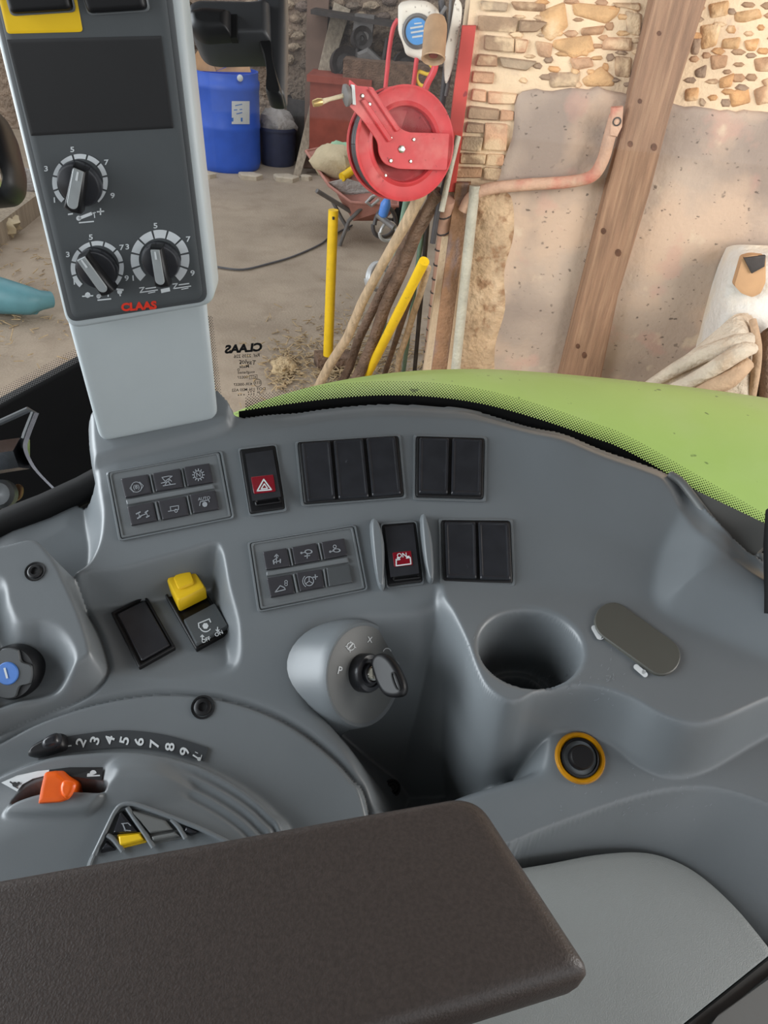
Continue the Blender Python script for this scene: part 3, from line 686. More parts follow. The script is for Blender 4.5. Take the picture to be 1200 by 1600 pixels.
# light scuffs round the cup holder and on the lower shelf
sc = Ink()
for k in range(150):
    if k < 70: x, y = RNG.normal(872, 22), RNG.normal(1072, 14)
    elif k < 95: x, y = RNG.normal(950, 12), RNG.normal(1060, 22)
    elif k < 105: x, y = RNG.normal(735, 5), RNG.normal(1030, 18)
    else: x, y = RNG.uniform(860, 1130), RNG.uniform(1200, 1290)
    a_ = RNG.normal(-.7, .6); l_ = RNG.uniform(1, 5); sc.line([(x, y), (x + l_ * math.cos(a_), y + l_ * math.sin(a_))], .6)
tag(sc.build('scuff_marks', lambda x, y: surf(x, y, .0004), m_greyp, CON), kind='stuff')

# ------------------------------------------------------------------ pale side panel, dark strip and lower moulding
ZP = con(1000, 1332, -.037)[2]
NP = nrm([0.10, -.10, 1])
pp = onplane(con(1000, 1332, -.036), NP)
po = catmull([(740, 1369), (850, 1351), (930, 1336), (1000, 1332), (1050, 1344), (1097, 1371), (1150, 1420), (1198, 1478)], 6, False) + [np.array(p, float) for p in ((1205, 1490), (1130, 1550), (1060, 1606), (960, 1700), (700, 1720))]
SP = MB().pad([pp(*p) for p in po], NP, [(0, -.03), (0, 0), (.0006, .0012), (.0016, .0016)]).build('side_panel', m_panel, None, 40)
tag(SP, 'pale grey textured side panel with a curved edge beside the armrest', 'panel')
q2 = onplane(con(1000, 1332, -.036) - NP * .012, NP)
st = MB().pad([q2(*p) for p in ((1060, 1608), (1130, 1552), (1215, 1484), (1260, 1500), (1200, 1545), (1100, 1625))], NP, [(0, -.03), (0, .002), (.001, .003)]).build('panel_channel', m_cond, SP)
q3 = onplane(con(1000, 1332, -.036) - NP * .004, NP)
lm = MB().pad([q3(*p) for p in roundpoly([(1085, 1640), (1110, 1600), (1205, 1522), (1290, 1460), (1330, 1640)], [0, 0, 0, 0, 0])], NP, [(0, -.05), (0, 0), (.002, .003), (.004, .0035)]).build('seat_base_cover', m_con2, None)
tag(lm, 'grey moulded cover at the bottom right corner beyond the dark channel', 'cover')

# ------------------------------------------------------------------ armrest
ZA = CAM[2] - .36
NA = nrm([0.0, -.05, 1])
ap = onplane((0, .2, ZA), NA)
ao = [np.array(p, float) for p in ((-160, 1398), (0, 1366), (350, 1305))] + roundpoly([(560, 1268), (748, 1236), (932, 1514), (760, 1567), (500, 1640)], [0, 40, 22, 0, 0], 8)[1:] + [np.array(p, float) for p in ((200, 1735), (-160, 1850))]
ao = ao[:3] + [np.array((560., 1268.))] + ao[3:]
AR = thing('armrest', 'dark brown vinyl armrest cushion in the foreground', 'armrest', (-.1, .17, ZA - .08))
MB().pad([ap(*p) for p in ao], NA, [(.004, -.034), (.001, -.030), (0, -.022), (0, -.010), (.0014, -.005), (.004, -.0018), (.008, -.0003), (.012, 0)]).build('cushion', m_arm, AR, 60)
MB().pad([ap(*p) for p in ao], NA, [(.010, -.055), (.010, -.036), (.012, -.034)]).build('support_tray', m_lgt, AR)
# ------------------------------------------------------------------ operator terminal on its pedestal
b1, b2 = con(158, 694, .004), con(338, 659, .004)
NPD = nrm(np.cross(b2 - b1, Z)); NPD = NPD if NPD @ (CAM - b1) > 0 else -NPD
pd = onplane(b1, NPD)
TM = thing('operator_terminal', 'light grey operator terminal with dark face, three rotary dials and a blank screen', 'terminal', (b1 + b2) / 2)
MB().pad([pd(*p) for p in roundpoly([(96, 470), (320, 440), (341, 656), (157, 693)], [0, 0, 16, 16], 6)], NPD, [(0, -.045), (0, -.004), (.0012, -.001), (.0035, 0)]).build('pedestal', m_lgt, TM, 50)
db = np.dot(pd(215, 500) - CAM, _f) - .030
A_, B_, C_ = dep(105, 500, db + .002), dep(330, 472, db - .003), dep(141, 73, db * .80)
NM = nrm(np.cross(B_ - A_, C_ - A_)); NM = NM if NM @ (CAM - A_) > 0 else -NM
mp_ = onplane(A_, NM)
outer = roundpoly([(-90, -280), (252, -280), (336, 478), (104, 517)], [0, 0, 24, 24], 6)
HS = MB().pad([mp_(*p) for p in outer], NM, [(.002, -.028), (0, -.024), (0, -.004), (.0010, -.0012), (.003, 0)]).build('housing', m_lgt, TM, 50)
MB().pad([mp_(*p) for p in roundpoly([(-76, -270), (238, -270), (325, 470), (108, 503)], [0, 0, 16, 16], 6)], NM, [(0, -.001), (0, .0006), (.0006, .0010)]).build('face_bezel', m_cond, TM)
MB().pad([mp_(*p) for p in roundpoly([(-66, -262), (228, -262), (318, 465), (115, 497)], [0, 0, 14, 14], 6)], NM, [(0, .0004), (0, .0014), (.0003, .0016)]).build('face_panel', m_face, TM)
def mo(o): return lambda x, y: mp_(x, y, o)
MB().pad([mp_(*p) for p in roundpoly([(12, 61), (253, 55), (272, 199), (50, 211)], 1.5)], NM, [(0, .001), (0, .0019), (.0002, .0020)]).build('screen', m_scr, TM)
MB().pad([mp_(*p) for p in roundpoly([(-20, -90), (106, -92), (131, 49), (13, 52)], [0, 0, 6, 6])], NM, [(0, .001), (0, .0019), (.0002, .0020)]).build('yellow_plate', m_yel, TM)
for pts in ([(-4, -70), (98, -72), (117, 14), (22, 20)], [(112, -72), (214, -74), (232, 13), (142, 19)]):
    MB().pad([mp_(*p) for p in roundpoly(pts, 8)], NM, [(-.0012, .001), (-.0012, .0026), (-.0004, .0030), (0, .0022)]).build('button_surround', m_frame, TM)
    MB().pad([mp_(*p) for p in roundpoly(pts, 8)], NM, [(0, .001), (.0002, .0055), (.0012, .0068), (.0026, .0070)]).build('push_button', m_blk, TM, 45)
def dial(c, r_in, r_out, a_ptr, knob_c, rk_px, nums):
    ink_ = Ink()
    segs = [(-130 + 0) , ]
    a = -50.0                                    # from lower right (9) counterclockwise to lower left (1)
    n = 9; step = 280.0 / n
    for k in range(n):
        s0, s1 = a + k * step + 2, a + (k + 1) * step - 2
        ink_.arc(c, (r_in + r_out) / 2, s0, s1, r_out - r_in, 6)
    for t, p in nums: ink_.text(t, p, 11.5, -4, 1.25, bold=.02)
    ink_.build('dial_scale', mo(.0019), m_white, TM)
    kc_ = mp_(*knob_c, .0014); rr = np.linalg.norm(mp_(knob_c[0] + rk_px, knob_c[1], .0014) - kc_)
    ux = nrm(mp_(knob_c[0] + 10, knob_c[1]) - mp_(knob_c[0], knob_c[1])); uy = np.cross(NM, ux)
    dp = nrm(mp_(knob_c[0] + a_ptr[0] * .2, knob_c[1] + a_ptr[1] * .2) - mp_(*knob_c)); ds = np.cross(NM, dp)
    kb_ = MB().lathe(kc_, NM, [(rr * 1.0, 0), (rr * 1.0, .004), (rr * .94, .006), (rr * .86, .0065), (0, .0065)], 40).build('dial_knob', m_blkg, TM, 35)
    gp = [kc_ + dp * rr * x + ds * rr * y for x, y in ((.94, .30), (.94, -.30), (-.55, -.38), (-1.12, -.40), (-1.20, 0), (-1.12, .40), (-.55, .36))]
    MB().pad(gp, NM, [(-.0004, .004), (0, .010), (.0008, .0125), (.0016, .013)]).build('grip', m_blk, kb_, 45)
    top = kc_ + NM * .0129
    pts = [top + dp * rr * x + ds * rr * y for x, y in [(.92, .22), (.92, -.22)] + [(-.70 - .24 * math.sin(q_), -.24 * math.cos(q_)) for q_ in np.linspace(0, math.pi, 9)]]
    MB().pad(pts, NM, [(0, -.0005), (0, .0006), (.0003, .0009)]).build('pointer', m_ptr, kb_)
    pts = [top + NM * .0010 + dp * rr * x + ds * rr * y for x, y in [(.86, .035), (.86, -.035), (.45, -.05), (.45, .05)]]
    MB().pad(pts, NM, [(0, 0), (0, .0003)]).build('pointer_mark', m_white, kb_)
m_ptr = M('silver_pointer', (150, 155, 156), .4, var=.05, scale=80)
dial((125, 284), 36, 43.5, (9, -50), (127, 285), 33.5, [('5', (113, 234)), ('3', (72, 264)), ('7', (166, 254)), ('9', (176, 306)), ('1', (85, 313))])
dial((152, 418), 34.5, 41.5, (-30, -42), (154, 417), 31.5, [('5', (142, 371)), ('3', (106, 398)), ('7', (190, 387)), ('9', (198, 435)), ('1', (116, 441))])
dial((250, 405), 33, 46, (-8, -50), (253, 405), 29.5, [('5', (243, 353)), ('3', (199, 386)), ('7', (294, 374)), ('9', (301, 427)), ('1', (208, 435))])
k = Ink().line([(107, 335), (113, 334)], 2.4).line([(152, 331), (162, 330)], 2.2).line([(157, 326), (157, 335)], 2.2).line([(124, 341), (142, 334)], 5.0).disc((123, 341), 4).line([(124, 348), (146, 346)], 2).line([(145, 333), (149, 332)], 1.6).line([(147, 333), (148, 340)], 1.4)
k.build('dial_symbols', mo(.0019), m_white, TM)
k = Ink().disc((137, 461), 4.5, 8).line([(129, 463), (145, 462)], 2).line([(153, 463), (166, 458)], 4).disc((154, 463), 3.4).line([(153, 469), (173, 467)], 2).line([(169, 458), (169, 463)], 1.8).disc((187, 456), 4, 8).line([(183, 452), (192, 453)], 3).line([(187, 459), (188, 462)], 2)
for dx, dy in ((0, 0), (52, -6)):
    k.line([(218 + dx, 450 + dy), (225 + dx, 449 + dy), (219 + dx, 457 + dy), (246 + dx, 453 + dy)], 1.6).line([(228 + dx, 451 + dy), (243 + dx, 449 + dy)], 1.8).line([(232 + dx, 458 + dy), (242 + dx, 456 + dy)], 1.4)
k.poly([(251, 452), (265, 449), (266, 455), (252, 458)])
k.build('dial_symbols', mo(.0019), m_white, TM)
Ink().text('CLAAS', (217, 479), 16.5, -4, 1.12, bold=.05).build('lettering', mo(.0019), m_red, TM, 'red block lettering')

# ------------------------------------------------------------------ window panes
zg = lambda x, y: z0(y)
gb_px = [(300, 664), (340, 660), (380, 655), (440, 646), (520, 636), (600, 631), (680, 634), (760, 646), (850, 671), (940, 702), (1000, 722), (1085, 762), (1200, 820), (1330, 890), (1480, 985)]
gb = [con(p[0], p[1], -.008) + np.array([0, .012, 0]) for p in gb_px]
GP = catmull(gb, 8, False)
GH, LEAN = .62, .10
def gpt(i, h):
    i = min(max(i, 0), len(GP) - 1.001); a = int(i); p = GP[a] * (1 - (i - a)) + GP[a + 1] * (i - a)
    return p + Z * h + np.array([0, LEAN * h, 0])
nG = len(GP)
b = MB(); V = []; rows = [-.03, 0, .15, .3, .45, GH]
for h in rows: V += [gpt(i, h) for i in range(nG)]
b.add(V, [(r * nG + i, r * nG + i + 1, (r + 1) * nG + i + 1, (r + 1) * nG + i) for r in range(len(rows) - 1) for i in range(nG - 1)])
W1 = tag(b.build('window_1', m_glass, None, 60), 'curved cab window pane above the console, printed with a mirrored maker mark', kind='structure')
def seam_of(gpt_, nn): return [gpt_(i, 0) for i in range(nn)]
arc_len = np.concatenate([[0], np.cumsum([np.linalg.norm(GP[i + 1] - GP[i]) for i in range(nG - 1)])])
def gdrop(i): return -.0065 - .012 * float(np.clip((i - 74) / 22, 0, 1))
def gsl(s_, h):
    i = float(np.interp(s_, arc_len, np.arange(nG))); return gpt(i, h + gdrop(i))
def dots(rowspec, s0, s1, pitch, fn, name, parent):
    V = []; Fs = []
    for ri, (h, r) in enumerate(rowspec):
        s_ = s0 + (pitch / 2 if ri % 2 else 0)
        while s_ < s1:
            k = len(V)
            c = fn(s_, h); a = fn(s_ + .001, h) - c; a = nrm(a); u_ = nrm(fn(s_, h + .001) - c); nn = nrm(np.cross(a, u_)); nn = nn if nn @ (CAM - c) > 0 else -nn
            for q_ in range(8): V.append(c + nn * .0006 + (a * math.cos(q_ * .7854) + u_ * math.sin(q_ * .7854)) * r)
            Fs.append(tuple(range(k, k + 8))); s_ += pitch
    o = mk(name, V, Fs, m_frit, parent); o['kind'] = 'stuff'; return o
pt = .0026
iL = arc_len[16]
dots([(.0088 + .0013 * i, .00082 * (1 - .055 * i)) for i in range(10)], iL, arc_len[-1], pt, gsl, 'frit_dots', W1)
# black band of the frit and the gap under it
V = [gpt(i, .0085 + gdrop(i)) for i in range(14, nG)] + [gpt(i, -.04) for i in range(14, nG)]; n = nG - 14
V = [np.asarray(v) - np.array([0, .0008, 0]) for v in V]
mk('frit_band', V, [(i, i + 1, n + i + 1, n + i) for i in range(n - 1)], m_frit, W1)
# frit along the upright edge beside the pedestal
gl0 = onplane(gpt(6, .1), nrm(np.cross(gpt(12, .1) - gpt(2, .1), gpt(6, .2) - gpt(6, .1))))
def edge(s_, h): return gpt(h, s_)
V = []; Fs = []
for k in range(70):
    y = 494 + k * 2.15; x0 = 319 + (y - 494) * .115
    for j in range(4):
        x = x0 + j * 3.6 + (1.8 if k % 2 else 0); c = gl0(x, y) - np.array([0, .0008, 0]); n0 = len(V); r = .00068 * (1 - .16 * j)
        for q_ in range(8): V.append(c + (CR * math.cos(q_ * .7854) + CU * math.sin(q_ * .7854)) * r)
        Fs.append(tuple(range(n0, n0 + 8)))
mk('frit_dots', V, Fs, m_frit, W1)['kind'] = 'stuff'
# mirrored print
ink = Ink().text('CLAAS', (381, 544), 17, -4, 1.14, True, -.2, bold=.055)
ink.text('Ref  2235 226', (386, 555.5), 7.2, -3, 1, True).text('Taylor', (387, 565), 10, 7, 1, True).disc((376, 567), 1.4).text('Made', (382, 572), 7, -3, 1, True).arc((373, 577), 1.6, 0, 360, .8, 10).text('toughened', (385, 581), 6.2, -3, 1, True)
ink.text('00037', (379.5, 589), 6.2, -3, 1.05, True).text('e11', (396, 588), 6, -3, 1, True).line([(390, 586), (402, 585), (402, 590.5), (390, 591.5), (390, 586)], .7)
ink.text('43R-00037', (380, 600), 6.2, -3, 1.05, True).text('E11', (403, 597.5), 6.2, -3, 1, True).arc((403, 597.5), 5.8, 0, 360, .8, 24)
ink.text('DOT 136 M20 AS2', (389, 608), 6.2, -3, 1.08, True).text('JA', (404, 612.5), 5.2, -3, 1, True)
for x, y in ((388.5, 612), (392.5, 611.5), (397, 611), (389, 615.5), (393, 615), (397, 614.7), (373, 616.7), (377, 616.3), (381.5, 616)): ink.disc((x, y), 1.0, 8)
ink.build('glass_print', lambda x, y: gl0(x, y) - np.array([0, .0008, 0]), m_frit, W1)

# left pane, its frit, black sill
NL = nrm([.25, -1, .05])
LBc = dep(60, 600, .78); lw = onplane(LBc, NL)
W2 = mk('window_2', [lw(*p) for p in ((-260, 748), (128, 540), (118, 380), (70, -120), (-260, -120))], [(0, 1, 2, 3, 4)], m_glass); tag(W2, kind='structure')
V = []; Fs = []
for j in range(10):
    for k in range(46):
        t_ = k * 4.4 + (2.2 if j % 2 else 0); x = -44 + .882 * t_ - .472 * 2.25 * j; y = 655 - .472 * t_ - .882 * 2.25 * j
        if x > 127: continue
        c = lw(x, y, .0008); n0 = len(V); r = .00092 * (1 - .06 * j)
        for q_ in range(8): V.append(c + (CR * math.cos(q_ * .7854) + CU * math.sin(q_ * .7854)) * r)
        Fs.append(tuple(range(n0, n0 + 8)))
mk('frit_dots', V, Fs, m_frit, W2)['kind'] = 'stuff'
SL = MB().pad([lw(*p) for p in ((-160, 720), (0, 631), (132, 560), (210, 600), (210, 740), (100, 830), (-160, 960))], NL, [(0, -.02), (0, .001), (.001, .0016)]).build('window_sill', m_frit, None)
tag(SL, 'black window surround left of the terminal pedestal', 'sill')
sk = MB().tube([con(-60, 868, -.03) + (0, .02, .0), con(0, 836, -.03) + (0, .018, 0), con(60, 810, -.03) + (0, .015, 0), con(120, 782, -.03) + (0, .015, 0), con(160, 758, -.03) + (0, .012, 0)], .012, 10).build('window_seal', m_seal)
tag(sk, 'black rubber seal between console edge and window surround', 'seal')
# bright steel bracket
BR = thing('steel_bracket', 'bright square steel tube with welded end plate left of the pedestal', 'bracket', dep(40, 720, .66))
d0 = .67
epp = catmull([(54, 644), (40, 680), (36, 700), (46, 724), (60, 742), (82, 764)], 4, False)
fw, bk_ = [dep(x, y, d0 - .012) for x, y in epp], [dep(x, y, d0 + .02) for x, y in epp]; nE = len(epp); q_ = CR * .004 - CU * .001
MB().add(fw + bk_ + [v + q_ for v in fw] + [v + q_ for v in bk_], [(i, i + 1, nE + i + 1, nE + i) for i in range(nE - 1)] + [(2 * nE + i, 3 * nE + i, 3 * nE + i + 1, 2 * nE + i + 1) for i in range(nE - 1)] + [(i, 2 * nE + i, 2 * nE + i + 1, i + 1) for i in range(nE - 1)]).build('end_plate', m_stl2, BR, 50)
t0, t1 = dep(-60, 722, d0 - .02), dep(36, 708, d0)
up_ = CU * .0135; dpv = -_f * .013
b = MB(); q_ = [up_ + dpv * .4, up_ * .05 + dpv * 1.4, -up_ + dpv * .6, -up_ - dpv, up_ - dpv]
b.add([t0 + v for v in q_] + [t1 + v for v in q_], [(i, (i + 1) % 5, 5 + (i + 1) % 5, 5 + i) for i in range(5)] + [(0, 1, 2, 3, 4), (9, 8, 7, 6, 5)]).build('square_tube', m_stl2, BR)
MB().tube([dep(-30, 668, d0), dep(0, 660, d0), dep(44, 640, d0), dep(53, 644, d0), dep(40, 678, d0), dep(34, 700, d0)], .0028, 8).build('bent_lug', m_cond, BR)
MB().lathe(dep(3, 772, d0 - .01), -_f, [(.013, -.004), (.013, .003), (.010, .006), (.004, .006), (0, .005)], 20).build('bolt_head', m_cond, BR)
MB().pad([dep(x, y, d0) for x, y in catmull([(-5, 785), (18, 778), (26, 757), (35, 762), (32, 778), (14, 788), (2, 790)], 4)], -_f, [(0, -.002), (0, .001), (.001, .002)]).build('brass_washer', M('dull_brass', (120, 88, 60), .5, metal=.6), BR)
# corner trim on the right and the black boot beyond it
tr = [(1046, 741), (1085, 765), (1200, 820), (1215, 838), (1196, 852), (1182, 864), (1188, 880), (1174, 880), (1140, 852), (1110, 815), (1080, 775)]
nT = nrm(NC + np.array([-.15, 0, 0])); tpl = onplane(con(1120, 800, .010), nT)
CT = MB().pad([tpl(x, y) for x, y in roundpoly(tr, [4, 0, 0, 4, 6, 4, 4, 4, 10, 10, 6])], nT, [(0, -.035), (0, 0)]).build('corner_trim', m_trim, None, 30)
tag(CT, 'dark grey wedge-shaped corner trim between console and window', 'trim')
MB().tube(catmull([tpl(x, y, -.001) for x, y in ((1044, 741), (1062, 752), (1082, 776), (1112, 815), (1142, 850), (1168, 874), (1182, 880), (1189, 876), (1184, 866))], 5, False), [.0022] + [.0036] * 39 + [.003], 8).build('rolled_edge', m_con2, CT, 60)
b = MB().tube([con(1222, 960, .03), con(1220, 900, .035), con(1216, 850, .035), con(1214, 800, .03)], [.012, .011, .010, .008], 12)
tag(b.build('rubber_boot', m_seal), 'black rubber boot at the right edge beside the corner trim', 'boot')
# window latch: black moulded handle hung on the glass
LT = thing('window_latch', 'black moulded window catch with hooked handle, right of the terminal', 'catch', dep(360, 60, .60))
dl = np.dot(gl0(360, 60) - CAM, _f) - .016
def lt(x, y, o=0): return dep(x, y, dl - o)
MB().pad([lt(*p) for p in roundpoly([(400, -60), (446, -60), (447, 40), (445, 152), (432, 154), (418, 100), (408, 72), (404, 30)], [0, 0, 0, 6, 4, 10, 10, 0])], -_f, [(0, -.012), (0, 0), (.0015, .003), (.004, .004)]).build('back_plate', m_lat, LT, 45)
MB().pad([lt(*p, .004) for p in roundpoly([(296, 18), (310, 10), (400, 12), (422, 8), (424, 70), (330, 72), (310, 68), (296, 50)], [10, 10, 10, 6, 6, 12, 12, 12], 6)], -_f, [(0, -.022), (0, .004), (.002, .008), (.004, .009)]).build('arm', m_lat, LT, 45)
MB().pad([lt(*p, .013) for p in roundpoly([(297, 26), (318, 20), (362, 24), (362, 60), (318, 64), (300, 52)], [8, 10, 3, 3, 10, 8], 6)], -_f, [(0, -.004), (0, .004), (.002, .008), (.005, .0095)]).build('thumb_pad', m_blk, LT, 45)
MB().pad([lt(*p, .013) for p in ((361, 24), (371, 24), (371, 61), (361, 61))], -_f, [(0, -.004), (0, .0012), (.0004, .0014)]).build('slot', m_seal, LT)
MB().pad([lt(*p, .002) for p in catmull([(406, 68), (424, 70), (428, 100), (436, 130), (442, 152), (436, 157), (418, 151), (418, 120), (414, 92)], 4)], -_f, [(0, -.01), (0, .004), (.0015, .006)]).build('hook', m_blk, LT, 45)
MB().tube([lt(270, 24, -.006), lt(300, 26, -.006)], .008, 10).build('pivot', m_seal, LT)
# black steering column lever at the left edge
LH = MB().pad([dep(x, y, .52) for x, y in roundpoly([(-80, 150), (-4, 170), (10, 200), (26, 262), (24, 292), (10, 308), (-80, 318)], [0, 10, 10, 12, 12, 10, 0], 5)], -_f, [(.002, -.02), (0, -.012), (0, .0), (.003, .006), (.007, .008)]).build('mirror_housing', m_blk, None, 50)
tag(LH, 'black rounded housing at the left edge behind the terminal', 'housing')
MB().pad([dep(x, y, .511) for x, y in catmull([(-40, 240), (-6, 252), (2, 270), (0, 285), (-8, 295), (-40, 296)], 4)], -_f, [(0, -.002), (0, .001), (.001, .002)]).build('chrome_insert', m_met, LH)

# ------------------------------------------------------------------ green hood outside the pane
HZ = -.70
sil = [(300, 672), (372, 642), (430, 620), (500, 601), (570, 588), (640, 580), (700, 577), (770, 577), (850, 582), (960, 592), (1080, 605), (1200, 622), (1340, 645), (1700, 720)]
Sx = catmull(sil, 6, False)
V = []; cols = len(Sx)
prof = [(0.0, 0.0), (-.05, .012), (-.12, .018), (-.20, .012), (-.29, -.008), (-.38, -.045), (-.46, -.10), (-.52, -.17), (-.55, -.30)]
back = [(.30, -1.0), (.16, -.40), (.08, -.12), (.03, -.025)]
allp = back + prof
for dy, dz in allp:
    for p in Sx:
        s_ = flo(p[0], p[1], CAM[2] + HZ); V.append(s_ + np.array([0, dy * (1.0 if dy > 0 else .95), dz]))
b = MB().add(V, [(r * cols + i, r * cols + i + 1, (r + 1) * cols + i + 1, (r + 1) * cols + i) for r in range(len(allp) - 1) for i in range(cols - 1)])
HD = thing('engine_hood', 'dusty light green rounded engine hood outside the window', 'hood', (0.3, 1.3, CAM[2] + HZ - .8))
b.build('hood_shell', m_hood, HD, 80)

# ------------------------------------------------------------------ unseen cab roof, added to block light from above
CRF = MB().pad([np.array(p) for p in ((-.95, -1.0, 2.50), (.55, -1.0, 2.50), (.62, .55, 2.48), (.2, .72, 2.47), (-.95, .72, 2.47))], Z, [(.03, 0), (0, .02), (0, .07), (.05, .09)]).build('unseen_cab_roof', m_cond, None, 40)
tag(CRF, 'unseen grey cab roof added to block light from above', kind='structure')
CFL = MB().box((-.2, -.1, 1.04), (.75, 0, 0), (0, .75, 0), (0, 0, .02)).build('unseen_cab_floor', m_seal, None, 0); tag(CFL, kind='structure')  # unseen floor, added with the roof so light enters through the windows
CRW = MB().box((-.2, -.86, 1.50), (.75, 0, 0), (0, .03, 0), (0, 0, .45)).build('wall_cab_rear_unseen', m_cond, None, 0); tag(CRW, kind='structure')  # unseen rear wall, added to cut light from behind the console
# unseen operator's seat, added to darken the console
ST = thing('unseen_operator_chair', 'unseen black padded operator chair added to shade the console', 'chair', (-.42, -.30, 1.06))
def cushion(name, c, e1_, e2_, n_, a, b_, t, mat):
    pts = [np.asarray(c) + np.asarray(e1_) * x + np.asarray(e2_) * y for x, y in roundpoly([(-a, -b_), (a, -b_), (a, b_), (-a, b_)], .07, 6)]
    return MB().pad(pts, n_, [(.03, -t), (.005, -t * .7), (0, 0), (.005, t * .7), (.03, t)]).build(name, mat, ST, 60)
cushion('seat_cushion', (-.42, -.22, 1.36), (1, 0, 0), (0, 1, 0), (0, 0, 1), .25, .24, .06, m_seal)
cushion('backrest', (-.42, -.52, 1.74), (1, 0, 0), (0, -.2, 1), (0, 1, .2), .25, .36, .06, m_seal)
MB().lathe((-.42, -.22, 1.06), Z, [(.20, 0), (.20, .06), (.14, .10), (.14, .24)], 20).build('suspension_base', m_cond, ST, 40)
# ================================================================== BARN
YW = 3.30                                   # face of the near side wall
def wl(px, py, off=0.0): return aty(px, py, YW - off)
NW = np.array([0, -1.0, 0])
m_floor = M('dusty_concrete', (166, 151, 134), .85, var=.10, scale=1.6, bump=.25, bscale=60)
overlay(m_floor, (140, 124, 108), 5, .48, .72, .5); overlay(m_floor, (182, 166, 146), 14, .62, .75, .5)
m_mortar = M('lime_mortar', (222, 196, 164), .9, var=.10, scale=6, bump=.25, bscale=70)
overlay(m_mortar, (200, 172, 144), 4, .5, .7, .7); overlay(m_mortar, (196, 170, 150), 11, .58, .72, .6)
m_plast = M('patchy_render', (184, 164, 148), .88, var=.06, scale=2.2, bump=.14, bscale=45)
overlay(m_plast, (142, 126, 116), 1.7, .46, .62, .8); overlay(m_plast, (206, 176, 152), 2.3, .50, .62, .75); overlay(m_plast, (200, 152, 138), 5.5, .60, .68, .35); overlay(m_plast, (92, 78, 70), 34, .66, .72, .8, detail=3, stretch=(1, 1, 1.6)); overlay(m_plast, (112, 98, 88), 26, .70, .76, .7, detail=2); overlay(m_plast, (216, 196, 170), 8, .64, .74, .6)
m_brk = [M('worn_brick_%d' % i, c, .9, var=.14, scale=22, bump=.4, bscale=120) for i, c in enumerate([(176, 138, 108), (196, 152, 120), (160, 132, 106), (206, 162, 130), (168, 146, 122), (190, 146, 106)])]
for m_ in m_brk: overlay(m_, (226, 198, 162), 9, .54, .64, .8)
m_stn = [M('rubble_stone_%d' % i, c, .9, var=.2, scale=14, bump=.35, bscale=70) for i, c in enumerate([(200, 152, 104), (182, 142, 108), (168, 134, 104), (206, 164, 118), (154, 128, 106), (194, 154, 122)])]
for m_ in m_stn: overlay(m_, (228, 200, 164), 7, .50, .62, .85)
m_tim = M('sawn_timber', (148, 114, 90), .75, var=.16, scale=7, bump=.4, bscale=60, stretch=(9, 9, .7))
overlay(m_tim, (182, 146, 116), 6, .5, .7, .6, stretch=(10, 10, .5)); overlay(m_tim, (112, 74, 50), 9, .74, .80, .8, detail=1)
m_back = M('dark_stone_wall', (146, 128, 112), .95, var=.3, scale=3, bump=.8, bscale=20)
m_bst = [M('back_wall_stone_%d' % i, c, .95, var=.25, scale=9, bump=.8, bscale=40) for i, c in enumerate([(160, 140, 120), (140, 124, 110), (124, 108, 98), (176, 156, 134)])]
m_wood = M('grey_board', (170, 156, 138), .85, var=.2, scale=6, bump=.5, bscale=50, stretch=(8, 8, .6))
m_brd = M('brown_board', (112, 90, 78), .85, var=.1, scale=5)
m_pole = M('pale_pole_wood', (190, 164, 134), .8, var=.2, scale=10, bump=.4, bscale=60, stretch=(6, 6, 1))
m_pole2 = M('brown_bark_pole', (120, 96, 80), .9, var=.25, scale=14, bump=.7, bscale=60)
m_rust = M('rusty_steel', (150, 112, 84), .8, var=.2, scale=12, bump=.4, bscale=80); overlay(m_rust, (122, 122, 136), 5, .48, .62, .8, stretch=(2, 2, .6))
m_galv = M('galvanised_pipe', (184, 178, 162), .6, var=.14, scale=12, bump=.3, bscale=80)
m_ypole = M('yellow_painted_pole', (240, 196, 26), .5, var=.06, scale=20); overlay(m_ypole, (160, 130, 60), 30, .68, .74, .6)
m_rred = M('red_reel_paint', (194, 60, 64), .55, var=.10, scale=14); overlay(m_rred, (204, 116, 110), 9, .50, .70, .6); overlay(m_rred, (110, 30, 32), 40, .70, .76, .7, detail=2)
m_redp = M('red_painted_post', (190, 66, 58), .6, var=.08, scale=10); overlay(m_redp, (130, 40, 44), 24, .70, .74, .8, detail=1); overlay(m_redp, (96, 70, 84), 3.2, .62, .74, .8)
m_hose = M('dark_hose', (62, 58, 60), .5, var=.1, scale=30)
m_rhose = M('red_hose', (196, 58, 64), .5, var=.08, scale=30)
m_drum = M('blue_drum_plastic', (52, 98, 208), .4, var=.06, scale=6)
m_card = M('cardboard', (190, 150, 112), .9, var=.08, scale=9)
m_bkt = M('dark_bucket', (52, 58, 84), .6, var=.1, scale=10)
m_bag = M('pale_plastic_sack', (172, 166, 162), .6, var=.1, scale=12, bump=.4, bscale=30)
m_sack = M('woven_white_sack', (218, 213, 206), .65, var=.05, scale=6, bump=.25, bscale=40); overlay(m_sack, (222, 200, 168), 4, .50, .72, .7)
m_sack2 = M('dusty_folded_sack', (204, 190, 172), .8, var=.1, scale=8, bump=.4, bscale=40); overlay(m_sack2, (170, 138, 108), 6, .52, .7, .7)
m_pipe = M('pink_rusty_pipe', (196, 158, 134), .75, var=.12, scale=14, bump=.3, bscale=90); overlay(m_pipe, (196, 106, 92), 5, .50, .62, .8)
m_barrow = M('faded_red_barrow', (176, 122, 110), .7, var=.14, scale=10)
m_fr = M('grey_steel_frame', (104, 100, 98), .55, var=.14, scale=20)
m_rbox = M('red_oxide_box', (146, 72, 58), .8, var=.15, scale=7)
m_jute = M('beige_sack', (196, 180, 150), .85, var=.08, scale=10, bump=.3, bscale=60)
